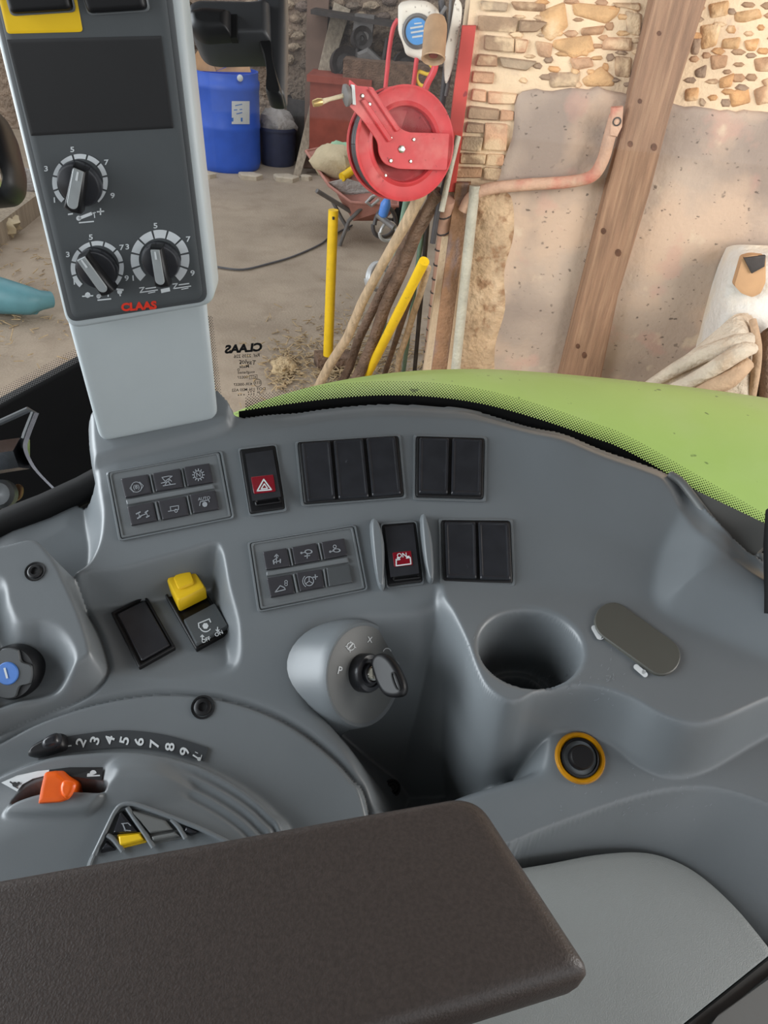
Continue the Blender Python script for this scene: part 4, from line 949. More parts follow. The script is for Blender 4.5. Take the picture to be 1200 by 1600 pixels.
m_grn = M('pale_green_cloth', (156, 192, 160), .8, var=.08, scale=10)
m_teal = M('teal_plastic', (92, 140, 150), .45, var=.08, scale=12)
m_dark = M('dark_scrap_iron', (60, 54, 52), .7, var=.3, scale=12)
m_slab = M('broken_slab', (190, 178, 160), .9, var=.1, scale=10, bump=.4, bscale=60)
m_cream = M('speckled_white_metal', (214, 206, 194), .6, var=.05, scale=9); overlay(m_cream, (140, 126, 116), 60, .64, .72, .8, detail=2)
m_tin = M('dusty_brown_tin', (172, 140, 108), .6, metal=.2, var=.12, scale=20)
m_straw = M('straw', (172, 150, 118), .9, var=.2, scale=40)
m_green = M('green_pipe', (122, 150, 132), .6, var=.1, scale=20)

# shell: floor, walls, unseen roof shaped for the light
XL = wl(700, 290)[0]                        # free end of the near wall (brick pier)
FL = MB().box((0, 3.5, -.05), (9, 0, 0), (0, 7.5, 0), (0, 0, .05)).build('floor', m_floor, None, 0, org=np.zeros(3)); tag(FL, kind='structure')
WR = MB().box(((XL + 6) / 2, YW + .25, 1.9), ((6 - XL) / 2, 0, 0), (0, .25, 0), (0, 0, 1.9)).build('wall_right', m_mortar, None, 0, org=np.array([XL, YW, 0])); tag(WR, kind='structure')
YB = float(flo(345, 268)[1] + 1.05)
WB = MB().box((0, YB + .2, 1.9), (9, 0, 0), (0, .2, 0), (0, 0, 1.9)).build('wall_back', m_back, None, 0, org=np.array([0, YB, 0])); tag(WB, kind='structure')
WI = MB().box((XL + 2.2, (YW + YB) / 2 + .3, 1.9), (.1, 0, 0), (0, (YB - YW) / 2 - .3, 0), (0, 0, 1.9)).build('wall_inner', m_back, None, 0); tag(WI, kind='structure')
for y0_, y1_ in ((-3.0, 4.6), (YB - .5, YB + .4)):          # unseen roof added to cut top light, gap left to light the floor
    RF = MB().box((0, (y0_ + y1_) / 2, 4.2), (9, 0, 0), (0, (y1_ - y0_) / 2, 0), (0, 0, .08)).build('unseen_ceiling', m_brd, None, 0); tag(RF, kind='structure')

# plaster coat on the lower wall
pe = [(768, 300)] + [(800, 215), (808, 150), (850, 142), (905, 138), (960, 142), (1000, 148), (1040, 158), (1100, 168), (1150, 172), (1215, 176), (1400, 190)]
pe = catmull(pe, 4, False); rp_ = [p + (0, RNG.normal(0, 1.8)) for p in pe]
PLC = MB().pad([wl(*p) for p in rp_] + [wl(1400, 760), wl(720, 760)] + [wl(752, 500), wl(760, 380)], NW, [(0, -.01), (0, .012), (.012, .022), (.03, .024)]).build('plaster_coat', m_plast, WR, 50)
# bricks of the pier
BQ = [[(751, 1), (794, 4), (791, 19), (752, 17)], [(747, 24), (809, 28), (806, 50), (747, 46)], [(811, 29), (855, 33), (838, 49), (810, 51)], [(758, 55), (803, 60), (802, 82), (755, 78)], [(805, 60), (825, 62), (821, 83), (804, 82)],
      [(745, 83), (777, 86), (775, 104), (742, 102)], [(780, 87), (838, 95), (822, 112), (783, 105)], [(740, 110), (773, 113), (771, 131), (738, 128)], [(737, 138), (761, 141), (760, 160), (735, 158)], [(763, 142), (808, 146), (804, 163), (762, 161)],
      [(732, 165), (779, 170), (778, 188), (729, 185)], [(781, 171), (803, 173), (801, 188), (780, 188)], [(728, 190), (756, 193), (755, 209), (726, 207)], [(759, 191), (793, 194), (790, 236), (756, 234)], [(722, 212), (754, 214), (752, 237), (719, 234)],
      [(719, 239), (759, 240), (757, 256), (717, 255)], [(761, 240), (789, 241), (786, 258), (759, 257)], [(714, 260), (754, 261), (752, 277), (712, 277)], [(757, 261), (785, 262), (782, 281), (755, 280)]]
for i, qd in enumerate(BQ):
    j = [(x + RNG.normal(0, .8), y + RNG.normal(0, .6)) for x, y in qd]
    MB().pad([wl(*p) for p in roundpoly(j, 3, 2)], NW, [(0, -.01), (.0, .008 + .006 * RNG.random()), (.005, .014 + .010 * RNG.random())]).build('brick', m_brk[int(RNG.integers(6))], WR, 35)
# rubble stones
SQ = [[(900, 6), (965, 12), (963, 24), (945, 35), (918, 29), (900, 24)], [(908, 44), (942, 41), (938, 54), (910, 52)], [(868, 62), (920, 58), (926, 78), (895, 88), (866, 72)], [(944, 58), (985, 60), (982, 80), (942, 76)], [(846, 20), (880, 8), (885, 40), (862, 62), (848, 55)],
      [(858, 112), (902, 114), (900, 134), (862, 134)], [(910, 124), (940, 105), (957, 122), (956, 134), (920, 133)], [(962, 88), (986, 92), (984, 118), (964, 116)], [(978, 20), (1002, 22), (998, 55), (980, 50)], [(892, 92), (922, 90), (926, 104), (898, 108)],
      [(958, 2), (1000, 4), (998, 16), (968, 12)], [(800, 2), (850, 4), (848, 18), (806, 18)], [(838, 66), (862, 70), (860, 92), (842, 86)], [(880, 0), (905, 0), (900, 8), (884, 6)],
      [(1150, 20), (1185, 14), (1188, 28), (1160, 34), (1148, 32)], [(1095, 42), (1125, 38), (1120, 70), (1100, 75)], [(1163, 66), (1188, 62), (1182, 80), (1166, 80)], [(1130, 62), (1156, 58), (1150, 76), (1128, 76)], [(1086, 108), (1106, 102), (1100, 122), (1088, 120)],
      [(1122, 122), (1148, 116), (1142, 134), (1126, 138)], [(1142, 146), (1168, 140), (1170, 160), (1144, 164)], [(1178, 140), (1206, 132), (1210, 158), (1182, 166)], [(1190, 126), (1215, 116), (1215, 136), (1200, 138)], [(1180, 92), (1205, 90), (1204, 108), (1184, 110)],
      [(1108, 8), (1138, 2), (1136, 22), (1112, 28)], [(1082, 62), (1094, 60), (1090, 84), (1080, 84)], [(1070, 140), (1092, 138), (1090, 156), (1072, 156)], [(1112, 90), (1136, 86), (1132, 106), (1114, 106)]]
for i, qd in enumerate(SQ):
    j = [(x + RNG.normal(0, 1.2), y + RNG.normal(0, 1.2)) for x, y in qd]
    j = [tuple(np.mean(j, 0) + (np.array(p) - np.mean(j, 0)) * 1.14) for p in j]
    MB().pad([wl(*p) for p in roundpoly(j, 4, 2)], NW, [(0, -.01), (.0, .001), (.006, .006 + .006 * RNG.random()), (.018, .010 + .006 * RNG.random())]).build('stone', m_stn[int(RNG.integers(6))], WR, 60)
cen = [np.mean(q_, 0) for q_ in SQ + BQ]; tries = 0; small = 0
while small < 70 and tries < 3000:
    tries += 1
    x, y = (RNG.uniform(808, 1000), RNG.uniform(2, 134)) if RNG.random() < .55 else (RNG.uniform(1078, 1210), RNG.uniform(2, 162))
    if x > 1018 - y * .25 and x < 1085 - y * .25: continue
    if min(np.hypot((x - c[0]) * .75, y - c[1]) for c in cen) < 15: continue
    cen.append(np.array([x, y])); small += 1; w, h_ = RNG.uniform(6, 13), RNG.uniform(4, 7.5)
    pts = [(x + w * math.cos(a) * RNG.uniform(.75, 1.15), y + h_ * math.sin(a) * RNG.uniform(.75, 1.15)) for a in np.linspace(0, 6.283, 7)[:-1]]
    MB().pad([wl(*p) for p in pts], NW, [(0, -.01), (0, .001), (.006, .005 + .005 * RNG.random())]).build('stone', m_stn[int(RNG.integers(6))], WR, 60)
# back wall rubble, one by one where the picture shows it
for k in range(90):
    r_, c_ = divmod(k, 15)
    cx = 300 + c_ * 27 + (13 if r_ % 2 else 0) + RNG.normal(0, 4); cy = -14 + r_ * 22 + RNG.normal(0, 3); w, h = 10 + 4 * RNG.random(), 7.5 + 3 * RNG.random()
    pts = [(cx + w * math.cos(a) * (.85 + .3 * RNG.random()), cy + h * math.sin(a) * (.85 + .3 * RNG.random())) for a in np.linspace(0, 6.28, 8)[:-1]]
    MB().pad([aty(*p, YB) for p in pts], NW, [(0, -.01), (0, .02), (.03, .04 + .03 * RNG.random())]).build('stone', m_bst[int(RNG.integers(4))], WB, 60)

# timber post fixed to the wall
b0, b1 = wl(888, 620), wl(1042, -40); bw = wl(942, 620), wl(1096, -40)
TB = MB(); dv = np.array([0, -.09, 0])
ring = [wl(855, 640), wl(870, 580), wl(900, 458), (wl(942, 290)), wl(975, 160), wl(1012, 0), wl(1024, -60)]
ring2 = [wl(920, 640), wl(933, 582), wl(960, 450), wl(1008, 290), wl(1040, 165), wl(1092, 0), wl(1112, -60)]
V = []
for a_, c_ in zip(ring, ring2): V += [a_ + (0, .02, 0), a_ + dv * .96 + (0.0, 0, 0), a_ + dv + (.006, 0, 0), c_ + dv - (.006, 0, 0), c_ + dv * .96, c_ + (0, .02, 0)]
TB.add(V, [(r * 6 + i, r * 6 + i + 1, (r + 1) * 6 + i + 1, (r + 1) * 6 + i) for r in range(len(ring) - 1) for i in range(5)] + [(0, 1, 2, 3, 4, 5), tuple(36 + i for i in range(6))[::-1]])
TP = tag(TB.build('timber_post', m_tim, None, 30), 'broad brown sawn timber post leaning against the rendered wall', 'post')
m_knot = M('timber_knot', (96, 64, 46), .8, var=.3, scale=40)
tpf = onplane(np.array([0, YW - .0915, 0]), NW)
for x, y, r in ((903, 541, 4), (913, 555, 5), (943, 361, 5), (966, 395, 6), (1000, 158, 4), (1030, 52, 4), (985, 225, 5), (1022, 230, 6)):
    pts = [(x + r * math.cos(a) * .8, y + r * math.sin(a)) for a in np.linspace(0, 6.283, 11)[:-1]]
    MB().pad([tpf(*p) for p in pts], NW, [(0, -.004), (0, .0006), (.004, .0010)]).build('knot', m_knot, TP, 30)
m_crumb = M('crumbling_earth_wall', (198, 168, 136), .95, var=.2, scale=12, bump=.5, bscale=40); overlay(m_crumb, (150, 112, 82), 16, .56, .66, .8); overlay(m_crumb, (228, 200, 168), 7, .56, .66, .7)
MB().pad([wl(*p) for p in catmull([(738, 300), (770, 296), (800, 300), (806, 360), (790, 420), (792, 480), (775, 540), (770, 620), (716, 640), (722, 480), (735, 380)], 4)], NW, [(0, -.005), (0, .018), (.02, .030), (.05, .034)]).build('crumbling_patch', m_crumb, WR, 50)
# bent pipe rail
pr = [(724, 330), (733, 312), (748, 300), (775, 293), (830, 288), (890, 284), (925, 275), (942, 250), (952, 215), (962, 180)]
prp = [wl(x, y, .06 + (.03 if x > 920 else 0)) for x, y in pr]
RL = MB().tube(catmull(prp, 5, False), .024, 12).build('pipe_rail', m_pipe, None, 60); tag(RL, 'bent pinkish rusty pipe rail fixed to the wall beside the timber post', 'rail')
fe = [wl(x, y, .115) for x, y in ((956, 168), (974, 166), (972, 198), (964, 214), (952, 212))]
fl = MB().pad(fe, NW, [(0, -.02), (0, 0), (.003, .004)]).build('flattened_end', m_pipe, RL)
MB().lathe(wl(964, 190, .12), NW, [(.016, -.004), (.016, .002), (.012, .003), (.011, -.003), (0, -.003)], 16).build('bolt_hole', m_dark, fl)
# red steel post, rusty channel, galvanised pipe, hung at the pier's end
def slat(name, p_top, p_bot, w_px, y0, y1, mat, label, cat, th=.02, group=None):
    (xa, ya), (xb, yb) = p_top, p_bot
    A, B = [aty(xa - w_px / 2, ya, y0), aty(xa + w_px / 2, ya, y0)], [aty(xb - w_px / 2, yb, y1), aty(xb + w_px / 2, yb, y1)]
    o = MB().pad([A[0], A[1], B[1], B[0]], NW, [(0, -th), (0, 0), (.002, .003)]).build(name, mat, None, 30)
    return tag(o, label, cat, group)
slat('steel_post', (733, 40), (700, 300), 22, YW - .03, YW - .03, m_redp, 'flat red painted steel post with bolt holes at the brick edge', 'post', .03)
slat('rusty_channel', (724, 286), (678, 640), 24, YW - .04, YW - .10, m_rust, 'rusty blue-grey steel channel standing beside the pale pipe', 'channel', .03)
tag(MB().tube([aty(742, 290, YW - .07), aty(712, 575, YW - .12), aty(706, 640, YW - .13)], .022, 12).build('scaffold_pipe', m_galv, None, 60), 'pale galvanised pipe standing upright against the crumbling wall', 'pipe')
tag(MB().tube([aty(716, 212, YW - .12), aty(704, 262, YW - .13), aty(690, 330, YW - .14)], .012, 10).build('steel_bar', m_galv, None, 60), 'short grey steel bar beside the red post', 'bar')

# poles leaning at the pier's end
def pole(name, top, bot, r_px, yt, mat, label, group=None, segs=6, wob=.0, knots=0):
    bt = flo(*bot); tp = aty(*top, yt)
    P = []; R = []; dmid = np.dot((bt + tp) / 2 - CAM, _f)
    for k in range(segs + 1):
        t = k / segs; P.append(bt * (1 - t) + tp * t + RNG.normal(0, wob, 3) * (0 < k < segs)); R.append(r_px * dmid / F * (1 + RNG.normal(0, .04)))
    return tag(MB().tube(P, R, 12).build(name, mat, None, 60), label, 'pole', group)
pole('wooden_pole', (676, 268), (492, 614), 8, YW - .15, m_pole, 'long pale wooden pole leaning furthest out under the hose reel', wob=.004)
pole('dark_pole', (652, 330), (528, 610), 7.5, YW + .12, m_pole2, 'dark brown rough pole half hidden behind the pale one', wob=.005)
pole('bark_pole', (686, 300), (545, 615), 9.5, YW - .10, m_pole2, 'thick brown bark pole leaning between the pale pole and the yellow one', wob=.007)
pole('yellow_pole', (663, 408), (562, 610), 7, YW - .20, m_ypole, 'slanting yellow painted pole among the wooden poles')
pole('thin_stick', (668, 418), (612, 612), 5, YW - .12, m_pole, 'thin knotty stick leaning right of the slanting yellow pole', wob=.004)
pole('green_pipe', (636, 310), (590, 560), 4.5, YW + .05, m_green, 'thin pale green pipe behind the wooden poles')
pole('green_rod', (664, 330), (628, 600), 3.5, YW + .1, m_green, 'thin green rod deep among the poles')
pole('black_rod', (672, 300), (645, 612), 3.5, YW + .06, m_dark, 'thin black rod between the sticks and the twisted bar')
pole('brown_rod', (655, 420), (596, 600), 4.5, YW + .12, m_pole2, 'short brown rod behind the slanting yellow pole')
# twisted spiral bar
SPR = pole('spiral_bar', (700, 312), (664, 612), 9, YW - .05, M('pink_spiral_bar', (190, 150, 130), .8, var=.1, scale=15), 'pinkish bar wrapped with a dark spiral cord beside the rusty channel')
t0, t1 = flo(664, 612), aty(700, 312, YW - .05); ax = nrm(t1 - t0); aa = nrm(np.cross(ax, Z + .3)); bb = np.cross(ax, aa); Ls = np.linalg.norm(t1 - t0); rr = 9.3 * np.dot((t0 + t1) / 2 - CAM, _f) / F
MB().tube([t0 + ax * Ls * t + (aa * math.cos(t * 95) + bb * math.sin(t * 95)) * rr for t in np.linspace(0, 1, 160)], .004, 6).build('spiral_cord', m_dark, SPR, 60)
# upright yellow stake on a block
sb = flo(512, 572); st_ = aty(521, 328, sb[1])
YS = MB().tube([sb + (0, 0, .06), st_], [.029, .027], 16).build('yellow_stake', m_ypole, None, 60); tag(YS, 'upright yellow stake standing alone on a brown block', 'stake')
MB().tube([st_ - (st_ - sb) * .045 + (.004, -.027, 0), st_ - (st_ - sb) * .03 + (.004, -.029, 0)], .006, 8).build('drilled_hole', m_dark, YS)
bk = MB().box(sb + (.03, .02, .035), (.10, .03, 0), (-.02, .06, 0), (0, 0, .035)).build('wood_block', m_pole2, None, 0); tag(bk, 'brown wooden block under the upright yellow stake', 'block')
# ------------------------------------------------------------------ hose reel on the red post
RC = aty(628, 226, YW - .20)
HR = thing('hose_reel', 'large red metal hose reel with bracket arm mounted on the post', 'hose reel', RC - Z * .3)
AX = nrm([.42, -1, .22])
rr = 81 * np.dot(RC - CAM, _f) / F
def flange(c, name):
    return MB().lathe(c, AX, [(rr * .64, -.018), (rr * .66, .004), (rr * .69, .008), (rr * .74, .0), (rr * .92, .004), (rr * .97, .010), (rr, .008), (rr * 1.0, .0), (rr * .96, -.004), (rr * .72, -.008), (rr * .64, -.018)], 56).build(name, m_rred, HR, 45)
flange(RC + AX * .035, 'front_flange'); flange(RC - AX * .075, 'back_flange')
MB().lathe(RC, AX, [(rr * .70, -.07), (rr * .70, -.045)], 40).build('drum_core', m_rred, HR)
MB().lathe(RC, AX, [(rr * .70, -.058), (rr * .55, -.050), (rr * .2, -.030), (0, -.030)], 40).build('drum_face', m_rred, HR)
coil = MB()
for k, o_ in enumerate((-.055, -.03, -.005, .02)):
    P = [RC + AX * o_ + (nrm(np.cross(AX, Z)) * math.cos(a) + np.cross(AX, nrm(np.cross(AX, Z))) * math.sin(a)) * rr * .88 for a in np.linspace(0, 2 * math.pi, 41)]
    MB().tube(P, .0125, 8, cap=False).build('hose_turn', m_hose, HR, 60)
bp_ = onplane(RC + AX * .058, AX)
MB().pad([bp_(*p) for p in roundpoly([(576, 172), (592, 170), (640, 208), (622, 196), (662, 206), (700, 208), (697, 262), (640, 266), (612, 264), (597, 245), (592, 222), (560, 186), (548, 170), (546, 124), (556, 134), (581, 136), (594, 150), (624, 200)][:0] or [(546, 124), (558, 134), (582, 136), (626, 202), (640, 207), (702, 209), (698, 266), (622, 264), (600, 256), (592, 240), (591, 222), (566, 186), (546, 166)], [2, 0, 2, 8, 0, 2, 4, 6, 8, 6, 10, 10, 2])], AX, [(0, -.006), (0, 0), (.001, .0015)]).build('bracket_arm', m_rred, HR, 30)
for pts in ([(563, 158), (569, 154), (612, 218), (606, 222)], [(574, 140), (580, 139), (624, 202), (618, 206)]):
    MB().pad([bp_(*p) for p in pts], AX, [(0, 0), (0, .012), (.002, .014)]).build('stiffening_rib', m_rred, HR)
for (x, y), r in (((627, 233), .014), ((610, 216), .007), ((646, 218), .007), ((610, 251), .008), ((641, 252), .007), ((566, 150), .008), ((577, 163), .008), ((602, 274), .006)):
    MB().lathe(bp_(x, y), AX, [(r, 0), (r, .006), (r * .6, .008), (0, .008)], 6).build('bolt', m_met, HR, 30)
ha = bp_(548, 148)
hs = MB().tube([ha, bp_(535, 150), bp_(515, 155), bp_(503, 159)], [.008, .008, .007, .010], 8).build('hose_tail', m_jute, HR, 60)
MB().tube([bp_(503, 159), bp_(497, 160), bp_(489, 162)], [.012, .014, .011], 8).build('brass_coupling', M('brass', (200, 170, 110), .35, metal=.8), HR, 60)
MB().lathe(bp_(541, 149), nrm(bp_(520, 152) - bp_(548, 148)), [(.030, -.012), (.036, -.004), (.036, .004), (.022, .010), (.010, .012)], 16).build('hose_stop', m_fr, HR, 40)
MB().pad([bp_(*p, .012) for p in ((549, 132), (554, 133), (556, 164), (551, 163))], AX, [(0, -.01), (0, .002)]).build('white_roller', m_white, HR)
# cable reel, tin, hoses
CC = aty(650, 45, YW + .02)
CB = thing('cable_reel', 'speckled white cable reel housing with blue label above the hose reel', 'cable reel', CC - Z * .2)
cpz = onplane(CC, NW)
MB().pad([cpz(*p) for p in roundpoly([(622, 6), (640, 2), (668, 3), (690, 20), (688, 70), (668, 98), (650, 92), (634, 86), (630, 70), (622, 50)], [6, 4, 10, 14, 20, 10, 4, 6, 6, 8], 5)], NW, [(0, -.10), (0, 0), (.008, .012), (.016, .015)]).build('housing', m_cream, CB, 45)
dc = cpz(652, 49, .015); rd = 24 * np.dot(dc - CAM, _f) / F
MB().lathe(dc, NW, [(rd, 0), (rd, .006), (rd * .85, .010), (rd * .78, .006), (0, .006)], 32).build('label_ring', m_fr, CB, 35)
lbl = MB().lathe(dc, NW, [(rd * .74, .004), (rd * .74, .0085), (0, .0085)], 32).build('blue_label', M('bright_blue_label', (84, 150, 214), .5, var=.08, scale=40), CB, 30)
lp2 = onplane(dc + NW * .0095, NW)
Ink().line([(642, 44), (660, 41)], 3).line([(643, 51), (661, 48)], 3).line([(645, 58), (659, 56)], 3).line([(648, 37), (658, 36)], 2).build('label_print', lp2, m_white, lbl)
tn0, tn1 = aty(680, 32, YW - .02), aty(684, 84, YW - .16)
TN = thing('rusty_tin', 'dusty brown tin hanging mouth down beside the cable reel', 'tin', tn1)
rt = 18.5 * np.dot(tn1 - CAM, _f) / F; axn = nrm(np.array([.02, -.55, -.85]))
tc_ = aty(681, 38, YW - .08)
MB().lathe(tc_, axn, [(rt * .75, -.02), (rt * .95, 0), (rt, .02), (rt, .115), (rt * 1.04, .120), (rt * .98, .124), (rt * .9, .118), (rt * .85, .108), (rt * .5, .106), (0, .104)], 28).build('tin_body', m_tin, TN, 40)
MB().lathe(tc_ + axn * .106, axn, [(rt * .4, 0), (rt * .35, .006), (0, .004)], 16).build('tin_knob', m_rbox, TN, 40)
def hose(name, pts, r, y, mat, label, cat='hose', dy=0):
    P = [aty(x, yy, y + dy * i / len(pts)) for i, (x, yy) in enumerate(pts)]
    return tag(MB().tube(catmull(P, 6, False), r, 10).build(name, mat, None, 60), label, cat)
hose('red_hose', [(622, 30), (614, 45), (608, 80), (605, 110), (602, 140)], .009, YW + .05, m_rhose, 'red hose looping from the left of the cable reel down to the hose reel')
hose('red_hose', [(653, 80), (650, 100), (647, 125), (644, 146)], .009, YW + .02, m_rhose, 'short red hose hanging straight below the blue label')
hose('red_hose', [(682, 90), (678, 110), (668, 130), (660, 150)], .013, YW - .04, m_rhose, 'thick red hose running from the tin to the hose reel')
hose('yellow_hose', [(664, 96), (672, 100), (678, 112), (668, 116), (654, 112), (651, 122), (656, 132), (668, 136)], .007, YW + .03, M('yellow_hose', (206, 176, 60), .5), 'thin yellow hose curled below the tin')
hose('black_cable', [(690, 0), (694, 40), (698, 90), (694, 140), (690, 180), (700, 230)], .014, YW + .05, m_hose, 'thick black cable running down the pier edge', 'cable')
hose('grey_cable', [(705, 0), (702, 60), (703, 110), (697, 150)], .008, YW + .03, m_fr, 'grey cable hanging beside the thick black cable', 'cable')
hose('grey_cable', [(697, 10), (688, 24), (680, 34), (686, 60)], .007, YW - .02, m_fr, 'short grey cable bent over the top of the tin', 'cable')
hose('black_hose', [(706, 250), (694, 290), (684, 330), (676, 380)], .012, YW - .10, m_hose, 'black hose hanging from the right side of the hose reel')
# light patch of plaster left of the red post
MB().pad([aty(*p, YW - .004) for p in catmull([(712, 0), (722, 12), (716, 60), (706, 110), (696, 130), (694, 90), (704, 40)], 4)], NW, [(0, -.02), (0, .004), (.004, .007)]).build('plaster_patch', m_cream, WR, 40)
# wire coil, bent bars below the reel
def ringobj(name, px, py, r_px, y, rad, mat, label, cat, ax=(.6, -1, .4), n=1, group=None):
    c = aty(px, py, y); r = r_px * np.dot(c - CAM, _f) / F; ax = nrm(ax); a = nrm(np.cross(ax, Z)); b = np.cross(ax, a)
    P = [c + (a * math.cos(t) + b * math.sin(t)) * r * (1 + .04 * math.sin(3 * t)) + ax * .012 * t / 6.28 for t in np.linspace(0, 2 * math.pi * n, 30 * n)]
    return tag(MB().tube(P, rad, 8).build(name, mat, None, 60), label, cat, group)
m_wire = M('bright_wire', (176, 176, 176), .4, metal=.4, var=.15, scale=30)
ringobj('wire_coil', 588, 432, 20, YW + .35, .010, m_wire, 'coil of bright wire lying behind the pale pole', 'wire', (.8, -1, .3), 3)
ringobj('steel_hoop', 606, 362, 14, YW + .30, .008, m_wire, 'small steel hoop hanging below the hose reel', 'hoop', (.5, -1, .1))
ringobj('cable_loop', 600, 348, 22, YW + .34, .010, m_hose, 'dark cable loop behind the small steel hoop', 'cable', (.9, -1, .1))
tag(MB().tube([aty(590, 336, YW + .25), aty(616, 356, YW + .2)], .014, 8).build('grey_bar', m_fr, None, 60), 'short grey bar slanting below the hose reel', 'bar')
tag(MB().lathe(aty(601, 326, YW + .2), (0.2, -.2, 1), [(.012, -.04), (.022, -.03), (.024, .02), (.014, .045), (.008, .05)], 14).build('blue_connector', m_blue, None, 40), 'small blue connector hanging under the hose reel', 'connector')
# straw litter at the foot of the poles: uncountable
V = []; Fs = []
for k in range(1500):
    if k < 1100: x, y = RNG.normal(548, 62), RNG.normal(575, 40)
    elif k < 1300: x, y = RNG.normal(445, 16), RNG.normal(575, 22)
    else: x, y = RNG.normal(30, 60), RNG.normal(460, 60)
    if not (-60 < x < 720 and 380 < y < 680): continue
    p = flo(x, y); a = RNG.random() * 6.28; l = .010 + .022 * RNG.random(); w = .003
    d = np.array([math.cos(a), math.sin(a), RNG.normal(0, .25)]) * l; q_ = np.array([-math.sin(a), math.cos(a), 0]) * w; z_ = Z * (.004 + .02 * RNG.random()); n0 = len(V)
    V += [p + z_ - d - q_, p + z_ - d + q_, p + z_ + d + q_, p + z_ + d - q_]; V += [v + Z * .004 for v in V[-4:]]
    Fs += [(n0 + i, n0 + (i + 1) % 4, n0 + 4 + (i + 1) % 4, n0 + 4 + i) for i in range(4)] + [(n0 + 4, n0 + 5, n0 + 6, n0 + 7)]
tag(mk('straw_litter', V, Fs, m_straw, org=np.array([0, 4, 0])), 'loose straw and chaff scattered on the barn floor', 'straw', kind='stuff')
# clumps of debris
def blob(name, c, rx, ry, rz, mat, label, cat, seed=0, amp=.25, parent=None, group=None):
    V = []; Fs = []; nu, nv = 18, 10
    for j in range(nv + 1):
        th = math.pi * j / nv
        for i in range(nu):
            ph = 2 * math.pi * i / nu; d = np.array([math.sin(th) * math.cos(ph), math.sin(th) * math.sin(ph), math.cos(th)])
            k = 1 + amp * mnoise.noise(Vector(d * 1.9 + seed * 7.3)) + amp * .5 * mnoise.noise(Vector(d * 4.5 + seed * 3.1)); V.append(np.asarray(c) + d * np.array([rx, ry, rz]) * k)
    for j in range(nv):
        for i in range(nu): Fs.append((j * nu + i, j * nu + (i + 1) % nu, (j + 1) * nu + (i + 1) % nu, (j + 1) * nu + i))
    o = MB().add(V, Fs).build(name, mat, parent, 60)
    return tag(o, label, cat, group) if parent is None else o
# drum, cardboard, bucket, sack
DC_ = flo(349, 270); DC_ = DC_ + np.array([0, .30, 0]); rdm = 48 * np.dot(DC_ - CAM, _f) / F; hdm = aty(342, 108, DC_[1])[2]
DR = thing('plastic_drum', 'tall blue plastic drum with a white label', 'drum', DC_)
MB().lathe(DC_, Z, [(rdm * .93, 0), (rdm * .98, .03), (rdm, .08), (rdm, hdm * .42), (rdm * 1.015, hdm * .44), (rdm * 1.015, hdm * .48), (rdm, hdm * .5), (rdm, hdm * .82), (rdm * 1.02, hdm * .84), (rdm * 1.02, hdm * .9), (rdm * .98, hdm * .92), (rdm * .99, hdm), (rdm * .93, hdm), (rdm * .93, hdm * .9), (0, hdm * .9)], 40).build('drum_body', m_drum, DR, 40)
def oncyl(c, r):
    def fn(px, py):
        d = ray(px, py); o = CAM - c; a = d[0] ** 2 + d[1] ** 2; b = 2 * (o[0] * d[0] + o[1] * d[1]); cc = o[0] ** 2 + o[1] ** 2 - r * r
        t = (-b - math.sqrt(max(b * b - 4 * a * cc, 0))) / (2 * a); return CAM + d * t
    return fn
oc = oncyl(DC_, rdm * 1.012)
lb_ = Ink()
for i in range(5): lb_.poly([(362 + i * 5.6, 158), (367.6 + i * 5.6, 158), (367.6 + i * 5.6, 194), (362 + i * 5.6, 194)])
lb_.build('drum_label', oc, m_white, DR)
Ink().poly([(362, 184), (379, 184), (379, 190), (362, 190)]).line([(368, 165), (378, 163)], 1.5).line([(366, 172), (378, 171)], 1.5).line([(370, 178), (378, 176)], 1.5).build('label_print', oncyl(DC_, rdm * 1.018), m_blue, DR)
MB().lathe(oc(375, 122), nrm(np.array([.3, -1, 0])), [(.03, -.01), (.03, .012), (.02, .02), (0, .02)], 14).build('drum_plug', m_white, DR, 40)
CB2 = thing('cardboard_box', 'opened cardboard box stuffed into the top of the blue drum', 'box', DC_ + Z * hdm * .9)
zc = DC_ + Z * hdm * .9
for pts in ([(298, 110), (300, 92), (318, 66), (338, 112)], [(318, 66), (372, 64), (384, 90), (336, 112)], [(338, 112), (372, 98), (386, 88), (392, 113)], [(330, 66), (380, 72), (388, 100), (350, 96)]):
    y_ = DC_[1] - rdm * .3 * (1 if pts[0][0] != 330 else -1)
    MB().pad([aty(*p, y_ + RNG.normal(0, .05)) for p in pts], NW, [(0, -.012), (0, 0)]).build('flap', m_card, CB2, 30)
blob('crumpled_wrapper', aty(352, 94, DC_[1] - rdm * .35), .07, .04, .05, m_sack, 'crumpled white wrapper in the cardboard box', 'wrapper', 3, .5)
BK_ = flo(429, 262) + np.array([0, .2, 0]); rb_ = 29 * np.dot(BK_ - CAM, _f) / F; hb = aty(425, 196, BK_[1])[2]
BKT = thing('bucket', 'dark blue bucket holding a pale sack, right of the blue drum', 'bucket', BK_)
MB().lathe(BK_, Z, [(rb_ * .85, 0), (rb_ * .92, .05), (rb_, hb), (rb_ * 1.05, hb), (rb_ * 1.05, hb - .03), (rb_ * .96, hb - .02), (rb_ * .9, hb * .7), (0, hb * .7)], 32).build('bucket_body', m_bkt, BKT, 40)
blob('plastic_sack', BK_ + Z * (hb + .02), rb_ * .95, rb_ * .8, .14, m_bag, 'crumpled pale sack bulging out of the dark bucket', 'sack', 5, .4)
pv = flo(470, 262) + np.array([0, .45, 0])
